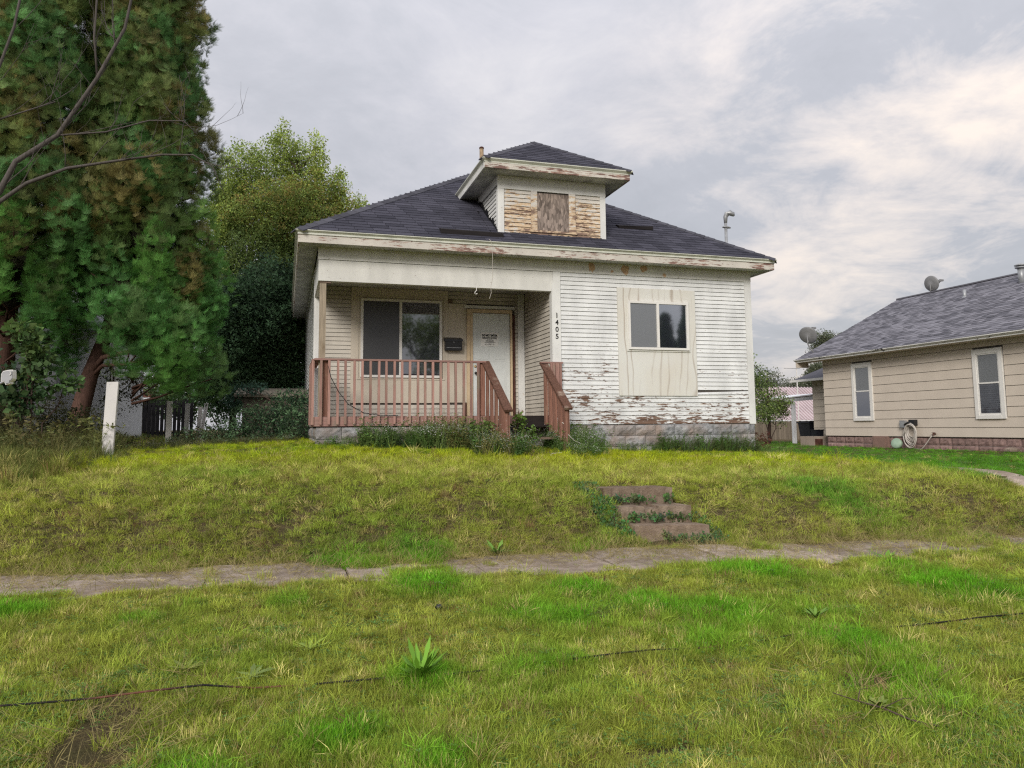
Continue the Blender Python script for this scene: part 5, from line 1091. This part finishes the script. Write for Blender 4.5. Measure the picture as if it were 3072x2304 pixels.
def conifer(name, label, base, R_of, z0, z1, nl, per, trunk, rads, tints, excl=None, front=True, group=None, sc=1.0, bark='bark_red'):
    t = thing(name, label, 'tree', base, group); tb = MB(); 
    for tr, rd in zip(trunk, rads): tb.tube([Vector(q) for q in tr], rd, 9)
    P_, R2, T_, S_, I_ = [], [], [], [], []
    bx, by = base[0], base[1]
    for i in range(nl):
        z = z0+(z1-z0)*(i+random.random())/nl; az = random.gauss(-PI/2, 1.25) if front and random.random() < .8 else random.uniform(0, 2*PI)
        Rr = R_of(z)*(1+.10*math.sin(z*2.3+az*2)+random.uniform(-.05, .07)); rl = random.uniform(.26, .48)*min(1, Rr/1.3+.2); q = Rr-rl*.75-random.uniform(0, .18)
        c = np.array([bx+q*math.cos(az), by+q*math.sin(az), z]); rad = np.array([rl, rl, rl*random.uniform(1.3, 2.1)])
        if excl and excl(c): continue
        limb(tb, (bx, by, z-.5), tuple(c), .03, .01, 3, .2, 4)
        n = per; v = rng.normal(0, 1, (n, 3)); v[:, 2] = v[:, 2]*.9+.15; v /= np.linalg.norm(v, axis=1)[:, None]
        p = c+v*rad*rng.uniform(.72, 1.03, n)[:, None]*(1+.12*np.sin(v[:, :1]*9+i)*np.cos(v[:, 2:]*8)); o = v[:, :2]*.8+np.array([math.cos(az), math.sin(az)])*.5
        yaw = np.arctan2(-o[:, 0], o[:, 1])+rng.normal(0, .7, n); tilt = np.clip(rng.normal(.45, .35, n)-v[:, 2]*.35, -.3, 1.5)
        tt = np.array(tints(z)); tt = tt*1.75
        P_.append(p); R2.append(np.stack([-tilt, rng.normal(0, .25, n), yaw], 1)); T_.append(tt*rng.uniform(.6, 1.35, (n, 1))*random.uniform(.8, 1.2)); S_.append(rng.uniform(.6, 1.1, n)*sc)
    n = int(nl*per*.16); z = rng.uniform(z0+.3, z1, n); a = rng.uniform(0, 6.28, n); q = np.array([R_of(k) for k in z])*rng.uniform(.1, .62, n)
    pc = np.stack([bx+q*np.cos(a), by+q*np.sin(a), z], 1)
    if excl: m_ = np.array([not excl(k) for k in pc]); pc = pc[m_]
    n = len(pc); P_.append(pc); R2.append(np.stack([rng.normal(0, .8, n), rng.normal(0, .8, n), rng.uniform(0, 6.28, n)], 1)); T_.append(np.array([[.06, .06, .03]])*rng.uniform(.6, 1.3, (n, 1))); S_.append(rng.uniform(1.2, 1.8, n)*sc)  # inner sprays: shade inside the crown put into a dark tint
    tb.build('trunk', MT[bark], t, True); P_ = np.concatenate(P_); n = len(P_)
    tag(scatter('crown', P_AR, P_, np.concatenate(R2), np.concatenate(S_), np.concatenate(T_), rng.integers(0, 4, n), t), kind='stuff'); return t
def arb_tint(z):
    r = random.random()
    if z < 3.6+random.uniform(-1.0, 1.2): return random.choice(((.085, .19, .04), (.07, .17, .045), (.11, .20, .045), (.075, .175, .045), (.09, .16, .05)))
    return random.choice(((.09, .135, .038), (.11, .135, .04), (.085, .125, .038), (.125, .125, .045), (.07, .15, .045), (.10, .155, .05), (.06, .13, .04), (.11, .14, .045), (.16, .14, .05)))
conifer('evergreen_tree', 'tall broad arborvitae with drooping green lower sprays, nearest the house', (-3.45, 4.3, 0), lambda z: float(np.interp(z, [.6, 1.4, 3, 5.1, 9, 12, 14], [1.2, 1.82, 1.62, 1.45, 1.18, .95, .3])), 1.36, 12.0, 240, 115,
    [[(-4.45, 3.9, -.2), (-4.28, 3.9, .7), (-4.15, 3.95, 1.4), (-3.9, 4.05, 2.3), (-3.6, 4.2, 4), (-3.45, 4.3, 11)], [(-4.15, 3.95, 1.4), (-3.9, 3.75, 1.75), (-3.3, 3.7, 1.9), (-2.8, 3.8, 2.1)], [(-4.2, 3.95, 1.3), (-3.9, 3.8, 1.6), (-3.5, 3.75, 1.62), (-3.0, 3.6, 1.75)]], [[.22, .17, .15, .12, .09, .03], [.07, .05, .04, .02], [.05, .04, .03, .015]],
    arb_tint, excl=lambda c: (c[2] < 2.05 and c[0] < -3.3) or (c[2] < 2.7 and c[0] < -3.75))
conifer('evergreen_tree', 'tall olive and brown arborvitae at the left edge of the view', (-5.55, 3.7, 0), lambda z: float(np.interp(z, [1.2, 2, 4, 9, 12, 14], [1.1, 1.55, 1.6, 1.35, 1.0, .3])), 1.65, 12.5, 215, 115,
    [[(-5.6, 3.8, -.2), (-5.5, 3.8, 4), (-5.55, 3.7, 12)], [(-5.3, 3.6, -.2), (-5.0, 3.5, 2), (-4.7, 3.6, 5)]], [[.2, .12, .03], [.09, .07, .03]], arb_tint, excl=lambda c: (2.6 < c[2] < 3.2 and -5.35 < c[0] < -4.75 and c[1] < 3.6) or (c[2] < 2.6 and c[0] < -4.95))
YG, OG, DG, DD, OR_ = (.40, .48, .11), (.25, .33, .09), (.15, .21, .07), (.12, .21, .10), (.40, .33, .10)
mx_, my_ = -.4, 12.0
tree('maple_tree', 'yellow green maple rising behind the left end of the dark roof', 'tree', (mx_, my_, 0), [(0, 0, -.3), (.05, 0, 3), (0, 0, 5), (.1, 0, 8.5)], [.22, .16, .12, .03],
     [((-.9, 12, 5.2), (1.9, 1.6, 1.8), 1500, (OG, DG, OG)), ((-.7, 12, 7.0), (1.9, 1.5, 1.2), 1300, (OG, YG, OG, OR_)), ((.9, 12, 6.2), (1.3, 1.2, 1.1), 480, (OG, YG, OR_)), ((-2.2, 12, 8.3), (.5, .5, 1.0), 120, (YG, OG)), ((-1.5, 12, 8.4), (.6, .5, 1.1), 170, (YG, OG)),
      ((-.75, 12, 9.0), (.42, .4, 1.15), 150, (YG, YG, OG)), ((-.2, 12.2, 8.7), (.4, .4, 1.1), 110, (YG, OG)), ((.35, 12, 8.7), (.33, .3, 1.25), 110, (YG, YG)), ((1.0, 12, 8.0), (.35, .3, .9), 80, (YG, OG)), ((1.25, 12, 7.3), (.6, .5, .5), 90, (YG, YG, OR_)), ((1.75, 12, 7.35), (.25, .2, .7), 40, (YG,)),
      ((2.2, 12, 7.0), (.4, .3, .25), 40, (YG, OG)), ((-2.3, 12, 7.0), (.7, .6, 1.2), 420, (OG, YG)), ((-2.6, 12, 5.0), (.6, .6, 1.4), 300, (OG, DG)), ((.2, 12, 7.6), (1.0, .8, .9), 300, (YG, OG, OR_)), ((2.0, 12, 6.4), (.9, .6, .5), 160, (YG, OR_, OG)), ((2.7, 12, 6.5), (.35, .3, .18), 24, (OG,))], ids=(0, 1, 2), dens=2.2, size=.85)
tree('shade_tree', 'dark bluish green tree filling the gap between arborvitae and house', 'tree', (-1.1, 9.2, 0), [(0, 0, -.2), (.1, 0, 2), (0, 0, 4.5)], [.14, .09, .03],
     [((-1.3, 9.0, 3.4), (1.3, 1.1, 1.5), 700, (DD, DD, (.03, .06, .03))), ((-.2, 9.2, 3.6), (.9, .9, 1.5), 450, (DD, (.03, .055, .025))), ((-1.8, 9.0, 1.9), (.9, .8, 1.2), 380, (DD,)), ((-.5, 9.4, 1.9), (1.0, .8, 1.1), 400, (DD,)), ((-.2, 8.8, 3.0), (.7, .5, .5), 90, ((.07, .09, .035), DD))], ids=(3, 4, 0), dens=2.6, size=1.15)
tree('shade_tree', 'second dark tree behind the white posts at lower left', 'tree', (-2.4, 17.8, 0), [(0, 0, -.2), (.1, 0, 3), (0, 0, 5.5)], [.14, .09, .03],
     [((-2.8, 17.6, 4.6), (2.2, 1.0, 2.2), 800, (DD, DG)), ((-2.1, 17.6, 2.3), (1.7, .9, 1.5), 500, (DD,)), ((-.5, 18, 4), (1.8, 1, 3), 600, (DD, DG)), ((-4.2, 18.2, 1.9), (1.3, .7, 1.3), 420, (DD, DG))], ids=(0, 3), dens=2.2, size=1.3)
tree('leafy_sapling', 'scraggly dark leaved sapling in front of the white shed wall', 'tree', (-4.5, 7.6, 0), [(0, 0, -.1), (.1, 0, 1), (.0, 0, 2.2)], [.03, .02, .01],
     [((-4.6, 7.6, 1.9), (.45, .3, .6), 34, ((.05, .06, .02), OG)), ((-4.3, 7.5, 1.2), (.5, .3, .5), 50, ((.04, .05, .02), (.08, .08, .02))), ((-3.9, 7.5, 1.5), (.4, .3, .6), 60, ((.06, .06, .02), (.10, .08, .02)))], ids=(3, 4), size=.85)
tree('leafy_bush', 'dense dark bush covering the low shed against the left wall', 'bush', (-.7, 4.3, 0), [(0, 0, -.1), (0, 0, .5), (.0, 0, .9)], [.03, .02, .01],
     [((-.35, 4.2, .85), (.42, .4, .42), 130, ((.035, .075, .04), DD)), ((-.9, 4.0, .42), (.7, .4, .42), 230, ((.035, .075, .04), DD, (.05, .09, .045))), ((-.3, 3.6, .35), (.38, .4, .42), 120, ((.04, .075, .04), DD)), ((-1.5, 3.8, .22), (.5, .4, .28), 110, (DD, (.05, .08, .04))), ((-1.25, 4.8, 1.2), (.4, .3, .10), 40, ((.05, .10, .07),)), ((-1.55, 4.8, .95), (.15, .3, .2), 24, ((.05, .10, .07),))], ids=(3, 4, 3), size=.8)
tree('leafy_bush', 'dark weedy bush spreading on the ground left of the low shed', 'bush', (-2.1, 3.4, 0), [(0, 0, -.1), (0, 0, .3), (.0, 0, .4)], [.02, .01, .01],
     [((-2.0, 3.3, .15), (.7, .5, .22), 120, ((.05, .07, .03), DD)), ((-2.1, 3.0, .1), (.4, .5, .22), 70, ((.07, .08, .03), (.05, .06, .03)))], ids=(0, 3), size=.7)
tree('brush_thicket', 'brownish green brush heap behind the tall white post', 'bush', (-4.2, 1.3, 0), [(0, 0, -.1), (0, 0, .4), (.0, 0, .6)], [.02, .01, .01],
     [((-4.7, 1.4, .45), (.9, .6, .50), 330, ((.075, .075, .03), (.09, .085, .035), (.05, .06, .03))), ((-3.85, 1.6, .3), (.55, .6, .42), 240, ((.08, .08, .03), (.06, .07, .03))), ((-3.05, 2.2, .02), (.6, .6, .22), 110, ((.07, .08, .03), (.09, .08, .03))), ((-5.6, 1.2, .5), (.9, .6, .6), 240, ((.06, .065, .03),))], ids=(3, 4, 0), size=.62)
tree('leafy_sapling', 'bright broad leaved sapling standing in the brush at far left', 'tree', (-4.2, .75, 0), [(0, 0, -.1), (-.02, 0, 1), (.05, 0, 1.9)], [.02, .014, .006],
     [((-4.35, .7, 1.75), (.25, .2, .28), 22, ((.09, .16, .05), (.12, .19, .05))), ((-4.2, .7, 1.35), (.28, .2, .3), 30, ((.08, .14, .05), (.11, .17, .05))), ((-4.3, .75, .9), (.3, .2, .35), 28, ((.05, .10, .04), (.09, .15, .05))), ((-3.8, .9, 1.15), (.2, .2, .2), 10, ((.09, .16, .05),)), ((-4.65, .7, 1.1), (.25, .2, .5), 26, ((.05, .11, .05), (.08, .14, .06)))], ids=(5, 6), size=.95)
tree('young_vine', 'bright green lobed vine growing up through the wooden stairs', 'plant', (3.05, -.75, 0), [(0, 0, -.1), (.02, 0, .3), (.12, 0, .62)], [.008, .006, .004],
     [((3.17, -.75, .42), (.12, .1, .13), 13, ((.13, .22, .04), (.16, .25, .05))), ((3.27, -.8, .18), (.17, .1, .12), 15, ((.12, .20, .04), (.14, .22, .05))), ((3.40, -.8, .28), (.08, .05, .04), 2, ((.14, .23, .05),))], ids=(5, 6), size=.5)
tree('young_vine', 'light green leafy shoot in front of the left stair post', 'plant', (2.5, -.6, 0), [(0, 0, -.1), (.05, 0, .25), (.1, 0, .5)], [.008, .006, .004],
     [((2.55, -.7, .35), (.22, .15, .10), 20, ((.11, .18, .04), (.14, .2, .05))), ((2.72, -1.0, .08), (.15, .1, .2), 18, ((.16, .19, .06), (.10, .16, .04)))], ids=(5, 6), size=.42)
tree('garden_tree', 'small bushy tree beyond the right house corner by the board fence', 'tree', (16.1, 10.8, 0), [(0, 0, -.5), (.05, 0, .8), (0, 0, 2.0)], [.07, .05, .02],
     [((15.6, 10.8, 1.9), (.6, .6, .7), 150, (OG, (.07, .11, .035))), ((16.0, 10.8, 1.1), (.95, .7, .75), 330, (OG, (.08, .12, .04), DG)), ((15.75, 10.6, .75), (.6, .5, .35), 120, (DG, OG)), ((16.7, 10.8, .95), (.4, .4, .35), 60, (OG, (.13, .12, .04))), ((15.3, 10.8, 2.5), (.25, .3, .5), 34, (OG,))], ids=(0, 1, 2), size=.75)
for i, (x, y, z, r, lab) in enumerate([(40.0, 44, 3.4, 2.4, 'hazy grey green tree above the barn roof, nearest the peeling house'), (45.3, 46, 3.6, 2.4, 'lacy tree above the right part of the barn roof'), (44.8, 42, 7.0, 1.7, 'round tree top showing over the tan house roof edge'), (41.7, 40, 4.4, 1.3, 'dark foliage seen under the tan house eave')]):
    gg = ((.12, .14, .085), (.10, .125, .07), (.15, .16, .10))
    tree('distant_tree', lab, 'tree', (x, y, -.5), [(0, 0, 0), (0, 0, z*.6), (0, 0, z+.5)], [.16, .12, .05], [((x+random.uniform(-1, 1)*r*.6, y, z+random.uniform(-.8, .9)*r*.5), (r*.55, r*.4, r*.42), 120, gg) for k in range(6)], ids=(0, 1), group='trees beyond the back fence', size=1.5)
# trees across the street, behind the photographer, seen only as reflections in the panes
conifer('spruce_tree', 'tall dark spruce across the street, mirrored in the front window', (25.9, -33, 0), lambda z: float(np.interp(z, [0, 1, 6, 9.0], [1.8, 1.9, 1.0, .06])), .6, 8.9, 120, 60, [[(25.9, -33, -1.5), (25.9, -33, 8.6)]], [[.2, .03]], lambda z: (.03, .06, .03), front=False, sc=1.7)
conifer('spruce_tree', 'shorter spruce across the street beside the tall one', (24.0, -33, 0), lambda z: float(np.interp(z, [0, 1, 5.8, 7.7], [1.5, 1.6, .75, .06])), .4, 7.6, 90, 60, [[(24, -33, -1.5), (24, -33, 7)]], [[.2, .03]], lambda z: (.035, .06, .03), front=False, sc=1.7)
tree('street_tree', 'leafy tree across the street mirrored in the porch window', 'tree', (8, -34, -1.2), [(0, 0, 0), (0, 0, 3), (0, 0, 6)], [.3, .2, .08], [((8+random.uniform(-3, 3), -34, 5+random.uniform(-2, 2.5)), (1.8, 1.6, 1.4), 130, (OG, DG)) for k in range(7)], size=2.2)

# bare branches reaching in from the left
bt = thing('bare_tree', 'leafless tree whose thin grey branches reach in from the left edge', 'tree', (-5.9, .1, 0))
tb = MB(); tb.tube([(-5.9, .1, -.1), (-5.85, .1, 1.4), (-5.6, .1, 2.5)], [.13, .11, .09], 9)
def sub(pts, r0_, depth, n):
    for k in range(n):
        i = random.randrange(1, len(pts)); p = Vector(pts[i-1]).lerp(Vector(pts[i]), random.random()); d = (Vector(pts[i])-Vector(pts[i-1])).normalized()
        L = random.uniform(.5, 1.5)*(1.0 if depth == 0 else .45); dr = (d*.7+Vector((random.uniform(-.8, .8), random.uniform(-.3, .3), random.uniform(-.2, 1.0)))).normalized(); q = [p]
        for j in range(5): dr = (dr+Vector((random.uniform(-.22, .22), random.uniform(-.1, .1), random.uniform(-.1, .25)))).normalized(); q.append(q[-1]+dr*L/5)
        tb.tube(q, [r0_*(1-.15*j) for j in range(6)], 5)
        if depth < 1: sub(q, r0_*.6, depth+1, 3)
b1 = [(-5.6, .1, 2.5), (-4.56, 0, 3.85), (-4.38, 0, 4.32), (-3.85, 0, 4.78), (-3.35, 0, 5.75), (-3.0, 0, 6.6), (-2.85, 0, 7.6), (-2.8, 0, 8.6)]
b2 = [(-5.6, .1, 2.5), (-4.55, 0, 3.70), (-4.23, 0, 4.0), (-3.7, 0, 4.28), (-3.11, 0, 4.44), (-2.4, 0, 4.62), (-1.95, 0, 4.66), (-1.66, 0, 4.5), (-1.46, 0, 4.05)]
b3 = [(-3.35, 0, 5.75), (-3.42, 0, 6.4), (-3.4, 0, 7.4), (-3.45, 0, 8.6)]; b4 = [(-5.2, .1, 3.0), (-4.9, 0, 4.8), (-4.5, 0, 6.4), (-4.25, 0, 8.4)]
b5 = [(-3.85, 0, 4.78), (-3.2, 0, 4.9), (-2.6, 0, 5.15), (-2.1, 0, 5.2), (-1.9, 0, 5.0)]; b6 = [(-4.9, 0, 4.8), (-4.3, 0, 5.1), (-3.9, 0, 5.3)]
for b, r, n in ((b1, .05, 12), (b2, .036, 9), (b3, .018, 5), (b4, .024, 8), (b5, .014, 5), (b6, .012, 4)):
    tb.tube(b, [r*(1-.11*i) for i in range(len(b))], 7); sub(b, max(.006, r*.2), 0, n)
tb.build('branches', MT['bark_grey'], bt, True, fix=False)

# rosette weeds in the verge, each a plant
def rosette(seed, n, L, w, up):
    rg = random.Random(seed); mb = MB()
    for i in range(n):
        a = 2*PI*i/n+rg.uniform(-.2, .2); l = L*rg.uniform(.5, 1.15); u = up*rg.uniform(.35, 1.25); c, s_ = math.cos(a), math.sin(a); pv = None; N = 5
        vs = []
        for j in range(N+1):
            t = j/N; rad = l*t*(1-.25*u*t); zz_ = l*u*t*(1-.35*t)+.01; ww = w*math.sin(PI*min(1, .12+.88*t)*.98)*(.8+.35*(j % 2))
            for sg in (-1, 1): vs.append((c*rad-s_*ww*sg, s_*rad+c*ww*sg, zz_+.006))
        mb.add(vs, [(2*j, 2*j+1, 2*j+3, 2*j+2) for j in range(N)])
    return mb
for i, (x, y, n, L, w, up, c, lab) in enumerate([(.255, -8.27, 30, .19, .014, 1.15, (.13, .27, .025), 'big bright green dock like rosette in the middle foreground'), (-.62, -7.98, 11, .15, .014, .35, (.14, .19, .05), 'flat dandelion rosette beside the cable on the left'), (-.3, -7.55, 9, .13, .012, .5, (.18, .25, .04), 'yellowish dandelion rosette left of centre'),
    (-.98, -7.75, 8, .13, .012, .4, (.16, .2, .04), 'pale dandelion rosette above the dirt patch'), (1.62, -4.95, 16, .2, .02, .9, (.11, .22, .03), 'leafy dock rosette on the walk edge left of the concrete steps'), (5.2, -6.3, 16, .16, .02, .7, (.11, .24, .03), 'leafy rosette at the walk edge in front of the right bank'), (3.1, -7.9, 14, .14, .012, .8, (.12, .22, .03), 'green rosette in the right foreground'),
    (2.3, -9.35, 9, .12, .014, .6, (.15, .2, .04), 'small rosette at the bottom right of the lawn')]):
    m_ = M('rosette leaf %d' % i, .6, .25); m_.col(m_.mix(m_.isl(), tuple(q*.7 for q in c), tuple(q*1.3 for q in c)))
    mb = rosette(i, n, L, w, up); z = float(gz(x, y))
    if -1.17 < y-yback(x) < 0: z = -.985
    o = link('weed_rosette', mb.mesh('weed_rosette', m_.m, fix=False), None, (x, y, z+.02)); tag(o, lab, 'weed', 'rosette weeds in the lawn')
tb = MB(); q = [(2.10, -9.28, .10), (2.16, -9.38, .09), (2.24, -9.45, .07), (2.30, -9.56, .05), (2.38, -9.63, .04)]
g_ = lambda a: (a[0], a[1], float(gz(a[0], a[1]))+a[2]); tb.tube([g_(k) for k in q], [.002, .003, .004, .0045, .005], 6); tb.tube([g_(q[1]), g_((2.22, -9.33, .12)), g_((2.30, -9.30, .10))], [.003, .002, .001], 5); tb.tube([g_(q[2]), g_((2.36, -9.45, .10)), g_((2.44, -9.42, .08))], [.003, .002, .001], 5)
tag(tb.build('fallen_twig', MT['bark'], None, True), 'dark fallen twig lying in the grass at lower right', 'twig')
# dark clod on the verge
tag(MB().lathe([(0, 0), (.022, .004), (.028, .02), (.018, .035), (0, .04)], (.62, -6.95, float(gz(.62, -6.95))+.045), 8).build('dark_clod', MT['black'], None, True), 'small black lump lying in the grass near the picture centre', 'lump')
